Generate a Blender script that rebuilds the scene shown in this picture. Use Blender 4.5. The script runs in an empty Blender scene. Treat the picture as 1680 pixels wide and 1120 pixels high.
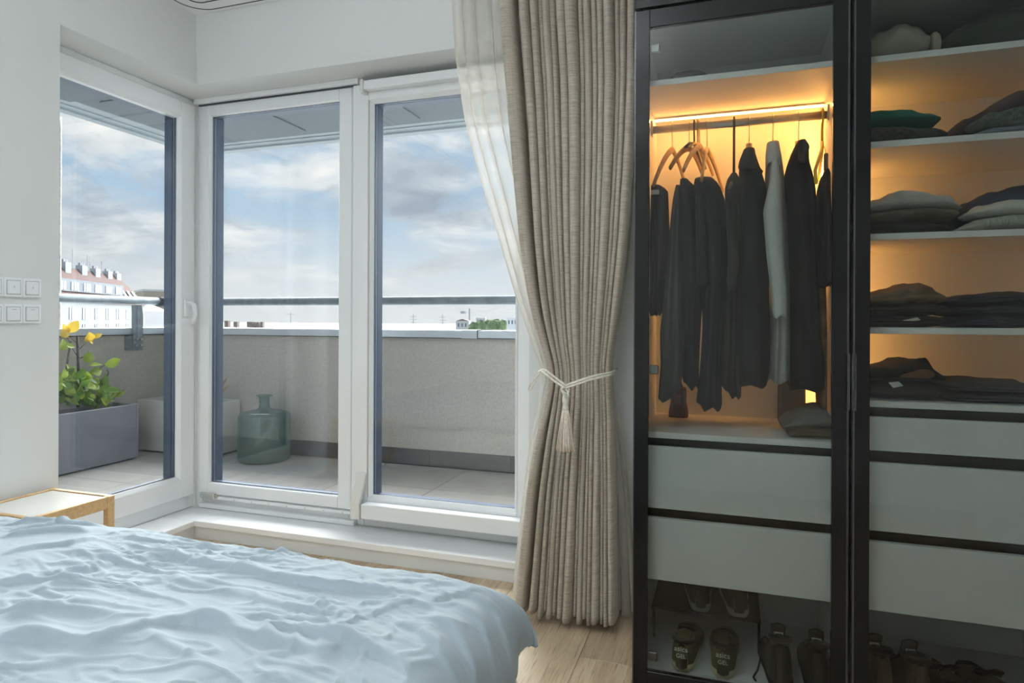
import bpy, bmesh, math, random
from mathutils import Vector, Matrix, noise
random.seed(7)
SC = bpy.context.scene
COL = SC.collection
PI = math.pi

# ------------------------------------------------------------------ camera
F, YAW, ROLL, CX, CY, EYE = 1050.0, math.radians(18.5), math.radians(.24), 840.0, 525.0, 1.15
FWD = Vector((-math.sin(YAW), math.cos(YAW), 0)); _r = Vector((math.cos(YAW), math.sin(YAW), 0)); _u = Vector((0, 0, 1))
RGT = _r*math.cos(ROLL) + _u*math.sin(ROLL); UPV = -_r*math.sin(ROLL) + _u*math.cos(ROLL)
CAMP = Vector((0, 0, EYE))
cd = bpy.data.cameras.new('camera'); cam = bpy.data.objects.new('camera', cd); COL.objects.link(cam)
cd.sensor_width = 36; cd.lens = F/1680*36; cd.shift_y = (CY-560)/1680; cd.clip_start = .02; cd.clip_end = 6000
m4 = Matrix((RGT, UPV, -FWD)).transposed().to_4x4(); m4.translation = CAMP; cam.matrix_world = m4
SC.camera = cam

# ------------------------------------------------------------------ exposure
vs = SC.view_settings
vs.view_transform = 'Standard'; vs.look = 'None'; vs.gamma = 1; vs.use_curve_mapping = False; vs.exposure = 0.22

# ------------------------------------------------------------------ world: broken cloud over blue
SKY_STRENGTH = 1.0
W = bpy.data.worlds.new('sky'); SC.world = W; W.use_nodes = True
def nd(nt, t, **k):
    n = nt.nodes.new(t)
    for a, b in k.items():
        if a == 'op': n.operation = b
        elif a.startswith('i_'): n.inputs[a[2:].replace('_', ' ')].default_value = b
        else: setattr(n, a, b)
    return n
def ramp(nt, pts, src, interp='LINEAR'):
    r = nt.nodes.new('ShaderNodeValToRGB'); r.color_ramp.interpolation = interp
    el = r.color_ramp.elements
    while len(el) > 1: el.remove(el[-1])
    el[0].position = pts[0][0]; el[0].color = (*pts[0][1], 1)
    for p, c in pts[1:]:
        e = el.new(p); e.color = (*c, 1)
    nt.links.new(src, r.inputs[0]); return r.outputs[0]
def mixc(nt, fac, a, b, bt='MIX'):
    n = nt.nodes.new('ShaderNodeMix'); n.data_type = 'RGBA'; n.blend_type = bt; n.clamp_factor = True
    for s, v in ((n.inputs[0], fac), (n.inputs[6], a), (n.inputs[7], b)):
        if hasattr(v, 'is_linked'): nt.links.new(v, s)
        else: s.default_value = v if not isinstance(v, tuple) else ((*v, 1) if len(v) == 3 else v)
    return n.outputs[2]
def mth(nt, op, a, b=None, c=None):
    n = nt.nodes.new('ShaderNodeMath'); n.operation = op
    for s, v in zip(n.inputs, (a, b, c)):
        if v is None: continue
        if hasattr(v, 'is_linked'): nt.links.new(v, s)
        else: s.default_value = v
    return n.outputs[0]
def build_sky():
    nt = W.node_tree; nt.nodes.clear(); L = nt.links.new
    tc = nd(nt, 'ShaderNodeTexCoord'); sp = nd(nt, 'ShaderNodeSeparateXYZ'); L(tc.outputs['Generated'], sp.inputs[0])
    z = mth(nt, 'MAXIMUM', sp.outputs[2], 0.0)
    den = mth(nt, 'ADD', z, .16)
    cb = nd(nt, 'ShaderNodeCombineXYZ')
    L(mth(nt, 'DIVIDE', sp.outputs[0], den), cb.inputs[0]); L(mth(nt, 'DIVIDE', sp.outputs[1], den), cb.inputs[1])
    mp = nd(nt, 'ShaderNodeMapping'); mp.inputs['Location'].default_value = (3.1, 1.7, .4); L(cb.outputs[0], mp.inputs[0])
    n1 = nd(nt, 'ShaderNodeTexNoise', i_Scale=1.25, i_Detail=10.0, i_Roughness=.58, i_Distortion=.3); L(mp.outputs[0], n1.inputs['Vector'])
    mp2 = nd(nt, 'ShaderNodeMapping'); mp2.inputs['Location'].default_value = (3.2, 1.95, .3); L(cb.outputs[0], mp2.inputs[0])
    n2 = nd(nt, 'ShaderNodeTexNoise', i_Scale=1.9, i_Detail=10.0, i_Roughness=.6, i_Distortion=.35); L(mp2.outputs[0], n2.inputs['Vector'])
    blue = ramp(nt, [(0, (.58, .70, .80)), (.10, (.42, .58, .74)), (.35, (.30, .47, .68)), (1, (.22, .38, .62))], z)
    shade = ramp(nt, [(.32, (.30, .36, .45)), (.45, (.50, .56, .63)), (.55, (.80, .82, .84)), (.66, (1.0, .98, .95))], n2.outputs[0])
    cov = ramp(nt, [(.44, (0, 0, 0)), (.56, (1, 1, 1))], n1.outputs[0])
    c = mixc(nt, cov, blue, shade)
    haze = ramp(nt, [(0, (1, 1, 1)), (.03, (.85, .85, .85)), (.16, (.12, .12, .12)), (.3, (0, 0, 0))], z)
    c = mixc(nt, haze, c, (.80, .81, .82))
    bg = nd(nt, 'ShaderNodeBackground', i_Strength=SKY_STRENGTH); L(c, bg.inputs[0])
    out = nd(nt, 'ShaderNodeOutputWorld'); L(bg.outputs[0], out.inputs[0])
build_sky()
# veiled sun standing in front of the window wall, softened by cloud
sl = bpy.data.lights.new('veiled_sun', 'SUN'); sl.energy = 18.0; sl.angle = math.radians(70); sl.color = (1.0, .98, .95)
so = bpy.data.objects.new('veiled_sun', sl); COL.objects.link(so)
so.rotation_euler = (-Vector((-.30, .78, .50))).to_track_quat('-Z', 'Y').to_euler()
FILL_W = 36.0       # added unseen uplight that fills the room, built further down
LED_W = 3.2

# ------------------------------------------------------------------ pixel rays of the 1680x1120 frame, met with a plane of the place
def ray(x, y): return FWD + RGT*((x-CX)/F) - UPV*((y-CY)/F)
def atz(x, y, z): d = ray(x, y); return CAMP + d*((z-EYE)/d.z)
def aty(x, y, Y): d = ray(x, y); return CAMP + d*(Y/d.y)
def atx(x, y, X): d = ray(x, y); return CAMP + d*(X/d.x)

# ------------------------------------------------------------------ materials
MATS = {}
def mat(name, col, rough=.6, metal=0.0, var=None, bump=None, coat=0.0, spec=.5, coords='Object', sheen=0.0, stretch=None, rnd=0.0, trans=None):
    """var=(scale, amount) brightness mottling; bump=(scale, strength); rnd = brightness spread between objects"""
    if name in MATS: return MATS[name]
    m = bpy.data.materials.new(name); m.use_nodes = True; nt = m.node_tree; b = nt.nodes['Principled BSDF']; L = nt.links.new
    b.inputs['Roughness'].default_value = rough; b.inputs['Metallic'].default_value = metal
    b.inputs['Specular IOR Level'].default_value = spec; b.inputs['Coat Weight'].default_value = coat
    b.inputs['Coat Roughness'].default_value = .05
    if sheen: b.inputs['Sheen Weight'].default_value = sheen
    tc = nd(nt, 'ShaderNodeTexCoord'); src = tc.outputs[coords]
    if stretch:
        mp = nd(nt, 'ShaderNodeMapping'); mp.inputs['Scale'].default_value = stretch; L(src, mp.inputs[0]); src = mp.outputs[0]
    c = None
    v = var or (3.0, .03)
    n = nd(nt, 'ShaderNodeTexNoise', i_Scale=v[0], i_Detail=6.0); L(src, n.inputs['Vector'])
    lo = tuple(max(0, x*(1-v[1])) for x in col); hi = tuple(min(1, x*(1+v[1])) for x in col)
    c = ramp(nt, [(.3, lo), (.7, hi)], n.outputs[0])
    if rnd:
        oi = nd(nt, 'ShaderNodeObjectInfo')
        hs = nd(nt, 'ShaderNodeHueSaturation'); L(c, hs.inputs['Color'])
        L(mth(nt, 'MULTIPLY_ADD', oi.outputs['Random'], 2*rnd, 1-rnd), hs.inputs['Value']); c = hs.outputs[0]
    L(c, b.inputs['Base Color'])
    if bump:
        n2 = nd(nt, 'ShaderNodeTexNoise', i_Scale=bump[0], i_Detail=4.0); L(src, n2.inputs['Vector'])
        bp = nd(nt, 'ShaderNodeBump', i_Strength=bump[1], i_Distance=.01); L(n2.outputs[0], bp.inputs['Height']); L(bp.outputs[0], b.inputs['Normal'])
    if trans:
        tl = nd(nt, 'ShaderNodeBsdfTranslucent'); L(c, tl.inputs[0]); mx = nd(nt, 'ShaderNodeMixShader'); mx.inputs[0].default_value = trans
        L(b.outputs[0], mx.inputs[1]); L(tl.outputs[0], mx.inputs[2]); L(mx.outputs[0], nt.nodes['Material Output'].inputs[0])
    MATS[name] = m; return m
def glass(name, tint, refl=1.0, rough=0.0, ior=1.5):
    m = bpy.data.materials.new(name); m.use_nodes = True; nt = m.node_tree; nt.nodes.clear(); L = nt.links.new
    tr = nd(nt, 'ShaderNodeBsdfTransparent'); tr.inputs[0].default_value = (*tint, 1)
    gl = nd(nt, 'ShaderNodeBsdfGlossy', i_Roughness=rough); gl.inputs[0].default_value = (refl, refl, refl, 1)
    fr = nd(nt, 'ShaderNodeFresnel'); mx = nd(nt, 'ShaderNodeMixShader')
    ge = nd(nt, 'ShaderNodeNewGeometry'); L(mth(nt, 'MULTIPLY_ADD', ge.outputs['Backfacing'], 1/ior-ior, ior), fr.inputs[0])   # same reflectance from either side
    L(fr.outputs[0], mx.inputs[0]); L(tr.outputs[0], mx.inputs[1]); L(gl.outputs[0], mx.inputs[2])
    o = nd(nt, 'ShaderNodeOutputMaterial'); L(mx.outputs[0], o.inputs[0]); MATS[name] = m; return m
def emit(name, col, s):
    m = bpy.data.materials.new(name); m.use_nodes = True; nt = m.node_tree; nt.nodes.clear()
    e = nd(nt, 'ShaderNodeEmission', i_Strength=s); e.inputs[0].default_value = (*col, 1)
    o = nd(nt, 'ShaderNodeOutputMaterial'); nt.links.new(e.outputs[0], o.inputs[0]); MATS[name] = m; return m

PAINT = mat('wall_paint', (.77, .785, .775), .75, var=(1.3, .015), bump=(220, .05))
CEIL = mat('ceiling_paint', (.86, .87, .87), .8, var=(1.1, .015))
PVC = mat('white_pvc', (.88, .90, .91), .28, var=(2, .012))
PVC2 = mat('offwhite_plastic', (.80, .80, .77), .4)
SILL = mat('sill_laminate', (.92, .93, .94), .3, var=(2, .01))
SPACER = mat('blue_grey_spacer', (.09, .125, .20), .45, metal=.3)
SEAL = mat('dark_seal', (.05, .06, .07), .6)
WGLASS = glass('window_glass', (.975, .985, .985), .55)
TINT = glass('smoked_glass', (.785, .805, .79), .5, 0.0, 1.5)
BLACK = mat('black_lacquer', (.012, .0125, .0125), .12, spec=.22, var=(6, .1))
BLACKM = mat('black_anodised', (.03, .03, .031), .35, metal=.3)
EDGE = mat('graphite_edge', (.10, .10, .10), .3, metal=.7)
MELA = mat('white_melamine', (.86, .88, .875), .4, var=(2, .015))
RECESS_SHADE = mat('recess_shade', (.05, .05, .047), .5)  # shade of the drawer recesses, put into the colour
STEEL = mat('brushed_steel', (.62, .60, .56), .3, metal=1.0, stretch=(1, 60, 60))
CHROME = mat('chrome', (.7, .7, .7), .15, metal=1.0)
GALV = mat('galvanised_steel', (.20, .24, .265), .68, metal=.45, var=(14, .25))
ZINC = mat('coping_sheet', (.52, .57, .62), .38, metal=.5, var=(3, .05))
STUCCO = mat('stucco', (.45, .425, .39), .92, var=(90, .10), bump=(150, .5))
TILE = mat('terrace_tile', (.40, .385, .36), .7, var=(7, .07), bump=(60, .06), rnd=.06)
GROUT = mat('tile_grout', (.16, .155, .15), .95)
GRANITE = mat('granite_skirt', (.06, .064, .072), .6, var=(170, .6), bump=(170, .15), rnd=.08)
SOFFIT = mat('soffit_panel', (.15, .19, .22), .6, var=(2, .05))
FASCIA = mat('fascia_sheet', (.40, .47, .50), .5)
PLANTG = mat('grey_fibre_planter', (.26, .27, .31), .55, var=(5, .06))
PLANTW = mat('pale_fibre_planter', (.60, .59, .56), .6, var=(5, .05))
SOIL = mat('soil', (.045, .035, .025), .95, var=(40, .5), bump=(60, .8))
BARK = mat('bark', (.10, .085, .07), .85, var=(30, .3))
LEAFG = mat('leaf_green', (.16, .30, .05), .45, var=(12, .25), rnd=.3, trans=.3)
LEAFL = mat('leaf_lime', (.36, .48, .06), .45, var=(12, .2), rnd=.2, trans=.3)
LEAFY = mat('leaf_yellow', (.78, .55, .06), .5, var=(12, .15), rnd=.12, trans=.35)
LEAFB = mat('leaf_dry', (.33, .22, .10), .7, var=(12, .15), rnd=.2)
BAMBOO = mat('bamboo', (.62, .42, .21), .5, var=(3, .12), stretch=(3, 30, 30))
SATIN = glass('table_glass', (.9, .93, .93), 1.0)
TABLETOP = mat('pale_top', (.83, .83, .80), .12, coat=.4)
BEDBASE = mat('bed_fabric', (.72, .75, .72), .9, bump=(500, .2), var=(60, .05))
MATT = mat('mattress_ticking', (.8, .8, .8), .9)
COTTON = mat('tieback_cotton', (.78, .74, .66), .85, var=(80, .12))
def duvet_mat():
    m = mat('washed_cotton', (.40, .485, .545), .85, var=(2.2, .05), bump=(420, .12), sheen=.2)
    return m
DUVET = duvet_mat()
def linen_mat():
    m = bpy.data.materials.new('linen'); m.use_nodes = True; nt = m.node_tree; b = nt.nodes['Principled BSDF']; L = nt.links.new
    uv = nd(nt, 'ShaderNodeUVMap')
    acc = None
    fs = []
    for sc in ((14, 900, 1), (1500, 16, 1)):
        mp = nd(nt, 'ShaderNodeMapping'); mp.inputs['Scale'].default_value = sc; L(uv.outputs[0], mp.inputs[0])
        n = nd(nt, 'ShaderNodeTexNoise', i_Scale=1.0, i_Detail=3.0, i_Roughness=.6); L(mp.outputs[0], n.inputs['Vector']); fs.append(n.outputs[0])
    s = mth(nt, 'ADD', fs[0], fs[1])
    c = ramp(nt, [(.36, (.28, .23, .175)), (.5, (.49, .435, .36)), (.64, (.66, .60, .515))], mth(nt, 'MULTIPLY', s, .5))
    L(c, b.inputs['Base Color']); b.inputs['Roughness'].default_value = .92; b.inputs['Sheen Weight'].default_value = .15
    bp = nd(nt, 'ShaderNodeBump', i_Strength=.35, i_Distance=.002); L(s, bp.inputs['Height']); L(bp.outputs[0], b.inputs['Normal'])
    tl = nd(nt, 'ShaderNodeBsdfTranslucent'); L(c, tl.inputs[0]); mx = nd(nt, 'ShaderNodeMixShader'); mx.inputs[0].default_value = .12
    L(b.outputs[0], mx.inputs[1]); L(tl.outputs[0], mx.inputs[2]); L(mx.outputs[0], nt.nodes['Material Output'].inputs[0])
    MATS['linen'] = m; return m
LINEN = linen_mat()
def sheer_mat():
    m = bpy.data.materials.new('sheer_voile'); m.use_nodes = True; nt = m.node_tree; nt.nodes.clear(); L = nt.links.new
    uv = nd(nt, 'ShaderNodeUVMap'); mp = nd(nt, 'ShaderNodeMapping'); mp.inputs['Scale'].default_value = (700, 900, 1); L(uv.outputs[0], mp.inputs[0])
    n = nd(nt, 'ShaderNodeTexNoise', i_Scale=1.0, i_Detail=2.0); L(mp.outputs[0], n.inputs['Vector'])
    c = ramp(nt, [(.3, (.80, .765, .70)), (.7, (.90, .87, .81))], n.outputs[0])
    df = nd(nt, 'ShaderNodeBsdfDiffuse'); tl = nd(nt, 'ShaderNodeBsdfTranslucent'); L(c, df.inputs[0]); L(c, tl.inputs[0])
    a = nd(nt, 'ShaderNodeMixShader'); a.inputs[0].default_value = .5; L(df.outputs[0], a.inputs[1]); L(tl.outputs[0], a.inputs[2])
    t = nd(nt, 'ShaderNodeBsdfTransparent')
    lw = nd(nt, 'ShaderNodeLayerWeight', i_Blend=.35)          # the weave closes up where the cloth turns away
    f = mth(nt, 'MULTIPLY_ADD', lw.outputs['Facing'], .5, .48)
    b = nd(nt, 'ShaderNodeMixShader'); L(f, b.inputs[0]); L(t.outputs[0], b.inputs[1]); L(a.outputs[0], b.inputs[2])
    o = nd(nt, 'ShaderNodeOutputMaterial'); L(b.outputs[0], o.inputs[0]); MATS['sheer'] = m; return m
SHEER = sheer_mat()
def oak_mat():
    m = bpy.data.materials.new('oak_plank'); m.use_nodes = True; nt = m.node_tree; b = nt.nodes['Principled BSDF']; L = nt.links.new
    tc = nd(nt, 'ShaderNodeTexCoord'); oi = nd(nt, 'ShaderNodeObjectInfo')
    add = nd(nt, 'ShaderNodeVectorMath', op='ADD'); L(tc.outputs['Object'], add.inputs[0])
    cb = nd(nt, 'ShaderNodeCombineXYZ'); L(mth(nt, 'MULTIPLY', oi.outputs['Random'], 37.0), cb.inputs[0]); L(mth(nt, 'MULTIPLY', oi.outputs['Random'], 11.0), cb.inputs[1]); L(cb.outputs[0], add.inputs[1])
    mp = nd(nt, 'ShaderNodeMapping'); mp.inputs['Scale'].default_value = (9, 1.1, 1); L(add.outputs[0], mp.inputs[0])
    n = nd(nt, 'ShaderNodeTexNoise', i_Scale=2.2, i_Detail=8.0, i_Roughness=.62, i_Distortion=.6); L(mp.outputs[0], n.inputs['Vector'])
    mp2 = nd(nt, 'ShaderNodeMapping'); mp2.inputs['Scale'].default_value = (90, 3.5, 1); L(add.outputs[0], mp2.inputs[0])
    n2 = nd(nt, 'ShaderNodeTexNoise', i_Scale=1.5, i_Detail=4.0, i_Roughness=.7); L(mp2.outputs[0], n2.inputs['Vector'])
    c1 = ramp(nt, [(.28, (.38, .27, .17)), (.5, (.56, .43, .29)), (.72, (.68, .56, .41))], n.outputs[0])
    c2 = ramp(nt, [(.30, (.45, .40, .35)), (.46, (1, 1, 1))], n2.outputs[0])
    c = mixc(nt, 1.0, c1, c2, 'MULTIPLY')
    hs = nd(nt, 'ShaderNodeHueSaturation'); L(c, hs.inputs['Color']); L(mth(nt, 'MULTIPLY_ADD', oi.outputs['Random'], .25, .88), hs.inputs['Value'])
    L(hs.outputs[0], b.inputs['Base Color']); b.inputs['Roughness'].default_value = .42
    bp = nd(nt, 'ShaderNodeBump', i_Strength=.2, i_Distance=.002); L(n2.outputs[0], bp.inputs['Height']); L(bp.outputs[0], b.inputs['Normal'])
    MATS['oak'] = m; return m
OAK = oak_mat()
BOTTLE = None
def bottle_mat():
    m = bpy.data.materials.new('green_bottle_glass'); m.use_nodes = True; nt = m.node_tree; nt.nodes.clear(); L = nt.links.new
    tc = nd(nt, 'ShaderNodeTexCoord'); n = nd(nt, 'ShaderNodeTexNoise', i_Scale=9.0, i_Detail=5.0); L(tc.outputs['Object'], n.inputs['Vector'])
    tcol = ramp(nt, [(.35, (.40, .58, .53)), (.65, (.62, .76, .71))], n.outputs[0])
    tr = nd(nt, 'ShaderNodeBsdfTransparent'); L(tcol, tr.inputs[0])
    df = nd(nt, 'ShaderNodeBsdfDiffuse'); df.inputs[0].default_value = (.30, .42, .38, 1)
    a = nd(nt, 'ShaderNodeMixShader'); a.inputs[0].default_value = .22; L(tr.outputs[0], a.inputs[1]); L(df.outputs[0], a.inputs[2])
    gl = nd(nt, 'ShaderNodeBsdfGlossy', i_Roughness=.05); fr = nd(nt, 'ShaderNodeFresnel')
    ge = nd(nt, 'ShaderNodeNewGeometry'); L(mth(nt, 'MULTIPLY_ADD', ge.outputs['Backfacing'], 1/1.5-1.5, 1.5), fr.inputs[0])
    b = nd(nt, 'ShaderNodeMixShader'); L(fr.outputs[0], b.inputs[0]); L(a.outputs[0], b.inputs[1]); L(gl.outputs[0], b.inputs[2])
    o = nd(nt, 'ShaderNodeOutputMaterial'); L(b.outputs[0], o.inputs[0]); return m
BOTTLE = bottle_mat()

# ------------------------------------------------------------------ geometry helpers
class G:
    def __init__(s): s.bm = bmesh.new(); s.uv = None
    def box(s, x0, x1, y0, y1, z0, z1, bev=0.0, seg=1):
        a = bmesh.ops.create_cube(s.bm, size=1.0)['verts']
        for v in a:
            v.co = Vector(((x0+x1)/2+v.co.x*(x1-x0), (y0+y1)/2+v.co.y*(y1-y0), (z0+z1)/2+v.co.z*(z1-z0)))
        if bev:
            es = set(e for v in a for e in v.link_edges)
            bmesh.ops.bevel(s.bm, geom=list(es), offset=bev, segments=seg, affect='EDGES', profile=.5)
        return s
    def prism(s, pts, d):                       # polygon of 3D points pushed along d
        d = Vector(d); a = [s.bm.verts.new(p) for p in pts]; b = [s.bm.verts.new(Vector(p)+d) for p in pts]; n = len(a)
        s.bm.faces.new(a[::-1]); s.bm.faces.new(b)
        for i in range(n): s.bm.faces.new((a[i], a[(i+1) % n], b[(i+1) % n], b[i]))
        return s
    def tube(s, pts, r, n=8, caps=True, flat=None):
        pts = [Vector(p) for p in pts]; rings = []; prev = None
        for i, p in enumerate(pts):
            t = (pts[min(i+1, len(pts)-1)] - pts[max(i-1, 0)]).normalized()
            if prev is None:
                a = Vector((0, 0, 1)) if abs(t.z) < .9 else Vector((1, 0, 0)); prev = a
            q = (prev - t*prev.dot(t)).normalized(); prev = q; w = t.cross(q)
            rr = r[i] if isinstance(r, (list, tuple)) else r
            k1, k2 = flat if flat else (1, 1)
            rings.append([s.bm.verts.new(p + q*(math.cos(2*PI*j/n)*rr*k1) + w*(math.sin(2*PI*j/n)*rr*k2)) for j in range(n)])
        for a, b in zip(rings, rings[1:]):
            for j in range(n): s.bm.faces.new((a[j], a[(j+1) % n], b[(j+1) % n], b[j]))
        if caps: s.bm.faces.new(rings[0][::-1]); s.bm.faces.new(rings[-1])
        return s
    def rings(s, rs, cap0=True, cap1=True, closed=True):
        vr = [[s.bm.verts.new(p) for p in r] for r in rs]; n = len(vr[0])
        for a, b in zip(vr, vr[1:]):
            for j in range(n if closed else n-1): s.bm.faces.new((a[j], a[(j+1) % n], b[(j+1) % n], b[j]))
        if cap0 and closed: s.bm.faces.new(vr[0][::-1])
        if cap1 and closed: s.bm.faces.new(vr[-1])
        return s
    def lathe(s, c, prof, n=28, cap0=True, cap1=True):
        return s.rings([[(c[0]+r*math.cos(2*PI*j/n), c[1]+r*math.sin(2*PI*j/n), c[2]+z) for j in range(n)] for r, z in prof], cap0, cap1)
    def grid(s, nu, nv, f, uv=True):
        vs_ = [[s.bm.verts.new(f(i/(nu-1), j/(nv-1))) for i in range(nu)] for j in range(nv)]
        lay = s.bm.loops.layers.uv.verify() if uv else None
        for j in range(nv-1):
            for i in range(nu-1):
                fc = s.bm.faces.new((vs_[j][i], vs_[j][i+1], vs_[j+1][i+1], vs_[j+1][i]))
                if lay:
                    for lp, (a, b) in zip(fc.loops, ((i, j), (i+1, j), (i+1, j+1), (i, j+1))): lp[lay].uv = (a/(nu-1), b/(nv-1))
        return s
    def done(s, name, m, parent=None, smooth=False, solid=0.0, sub=0):
        bmesh.ops.recalc_face_normals(s.bm, faces=s.bm.faces[:])
        me = bpy.data.meshes.new(name); s.bm.to_mesh(me); s.bm.free()
        me.materials.append(m)
        if smooth:
            for p in me.polygons: p.use_smooth = True
        return link(name, me, parent, solid, sub)
def link(name, me, parent=None, solid=0.0, sub=0):
    o = bpy.data.objects.new(name, me); COL.objects.link(o)
    if parent is not None: adopt(o, parent)
    if solid:
        md = o.modifiers.new('thickness', 'SOLIDIFY'); md.thickness = solid; md.offset = 0
    if sub:
        md = o.modifiers.new('round', 'SUBSURF'); md.levels = sub; md.render_levels = sub
    return o
ORIG = {}
def adopt(o, parent):
    o.parent = parent
    p = ORIG.get(parent.name)
    if p is None: p = Matrix.Identity(4)
    o.matrix_parent_inverse = p.inverted(); ORIG[o.name] = p @ p.inverted() @ o.matrix_basis
def thing(name, label, cat, loc=(0, 0, 0), group=None, kind=None):
    o = bpy.data.objects.new(name, None); COL.objects.link(o); o.location = loc; o.empty_display_size = .05
    ORIG[o.name] = Matrix.Translation(Vector(loc)); o['label'] = label; o['category'] = cat
    if group: o['group'] = group
    if kind: o['kind'] = kind
    return o
def tag(o, label, cat, group=None, kind=None):
    o['label'] = label; o['category'] = cat
    if group: o['group'] = group
    if kind: o['kind'] = kind
    return o
def struct(o, label=None, cat=None):
    o['kind'] = 'structure'
    if label: o['label'] = label
    if cat: o['category'] = cat
    return o
def bx(name, m, parent, *b, bev=0.0, seg=1): return G().box(*b, bev=bev, seg=seg).done(name, m, parent)
def lerp_tab(tab, x):
    if x <= tab[0][0]:
        (a, b), (c, d) = tab[0], tab[1]; return b + (d-b)*(x-a)/(c-a)
    for (a, b), (c, d) in zip(tab, tab[1:]):
        if x <= c: return b + (d-b)*(x-a)/(c-a)
    return tab[-1][1]
def smooth_tab(tab, x, w):
    return sum(lerp_tab(tab, x+k*w) for k in (-1, -.5, 0, .5, 1))/5
def fbm(p, o=4): return noise.fractal(Vector(p), 1.0, 2.0, o)
#==BODY==
# ================================================================== ROOM SHELL
XL, YW, XR, YB, ZC = -2.65, 2.665, 1.35, -.36, 2.744      # left wall, window wall, right wall, back wall, ceiling
ZH, ZS = 2.38, .093                                        # underside of lintel, top of sill
XO, YO = -3.05, 3.065                                      # outer faces
XJ = -.812                                                 # right jamb of the window opening
YJ = 1.94                                                  # near jamb of the opening in the left wall
XF, YF = -2.85, 2.865                                      # inner faces of the window frames

fl = struct(bx('floor', GROUT, None, XL-.02, XR+.02, YB-.02, YW+.02, -.08, -.006), 'pale oak plank floor beside the bed and under the curtain', 'floor')
PW = .198
x = XL; row = 0
while x < XR:
    x1 = min(x+PW, XR); y = YB - (row*.47) % 1.28
    while y < YW:
        a, b = max(y, YB), min(y+1.28, YW)
        if b-a > .02 and x1-x > .02:
            bx('plank', OAK, fl, x+.0006, x1-.0006, a+.0006, b-.0006, -.006, 0, bev=.0012)
        y += 1.28
    x += PW; row += 1
struct(bx('ceiling', CEIL, None, XO, XR+.1, YB-.1, YO, ZC, ZC+.2), 'plain white ceiling', 'ceiling')
g = G(); g.box(XO, XL, YB-.1, YJ, -.1, ZC); g.box(XO, XL, YJ, YW, ZH, ZC); g.box(XO, XL, YJ, YW, -.1, .062); g.box(XO, XF-.001, YJ, YF, .062, ZS)
struct(g.done('wall_left', PAINT), 'white painted wall with light switches beside the corner window', 'wall')
g = G(); g.box(XO, XR+.1, YW, YO, ZH, ZC); g.box(XJ, XR+.1, YW, YO, -.1, ZH); g.box(XO, XJ, YW, YO, -.1, .062); g.box(XO, XJ, YF+.001, YO, .062, ZS)
struct(g.done('wall_front', PAINT), 'white painted wall above and beside the terrace windows', 'wall')
struct(bx('wall_right', PAINT, None, XR, XR+.1, YB-.1, YW, -.1, ZC), 'white wall at the end of the wardrobe', 'wall')
wb = struct(bx('wall_back', PAINT, None, XL, XR, YB-.1, YB, -.1, ZC), 'white wall opposite the windows', 'wall')
struct(bx('baseboard_back', mat('baseboard', (.25, .2, .15), .5), None, XL, XR, YB, YB+.014, 0, .06), 'low wooden baseboard', 'baseboard')
# sills: one L of two boards
g = G(); g.box(XF+.001, XJ, YW-.012, YF, .062, ZS, bev=.004, seg=2)
struct(g.done('trim_1', SILL), 'long white window sill board under the terrace windows', 'sill')
g = G(); g.box(XF+.001, XL+.012, YJ, YW-.0125, .062, ZS, bev=.004, seg=2)
struct(g.done('trim_2', SILL), 'short white window sill board under the left corner window', 'sill')

# ------------------------------------------------------------------ windows
def frame_rect(g, ax, p, d, a0, a1, z0, z1, w0, w1, wt, wb_, bev=.004):
    """four bars in the plane at p, depth d outwards; ax 'x' runs along X (plane Y=p), 'y' along Y (plane X=p)"""
    def bar(a, b, c, e):
        if ax == 'x': g.box(a, b, p, p+d, c, e, bev=bev)
        else: g.box(p-d, p, a, b, c, e, bev=bev)
    bar(a0, a0+w0, z0, z1); bar(a1-w1, a1, z0, z1); bar(a0+w0, a1-w1, z1-wt, z1); bar(a0+w0, a1-w1, z0, z0+wb_)
def pane(ax, p, a0, a1, z0, z1, par):
    for i, q in enumerate((.0, .022)):
        if ax == 'x': bx('pane', WGLASS, par, a0, a1, p+q, p+q+.004, z0, z1)
        else: bx('pane', WGLASS, par, p-q-.004, p-q, a0, a1, z0, z1)
    g = G(); w = .014                                    # warm-edge spacer between the two panes
    if ax == 'x':
        for a, b, c, e in ((a0, a0+w, z0, z1), (a1-w, a1, z0, z1), (a0, a1, z0, z0+w), (a0, a1, z1-w, z1)): g.box(a, b, p+.0045, p+.0215, c, e)
    else:
        for a, b, c, e in ((a0, a0+w, z0, z1), (a1-w, a1, z0, z1), (a0, a1, z0, z0+w), (a0, a1, z1-w, z1)): g.box(p-.0215, p-.0045, a, b, c, e)
    g.done('spacer', SPACER, par)
    g = G(); i_, o_ = .013, .02                          # spacer's dark blue reflection painted as a ring beyond the glass
    for a, b, c, e in ((a0-o_, a0+i_, z0-o_, z1+o_), (a1-i_, a1+o_, z0-o_, z1+o_), (a0+i_, a1-i_, z0-o_, z0+.003), (a0+i_, a1-i_, z1-i_, z1+o_)):
        if ax == 'x': g.box(a, b, p+.03, p+.085, c, e)
        else: g.box(p-.085, p-.03, a, b, c, e)
    g.done('spacer_reflection', SPACER, par)
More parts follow.
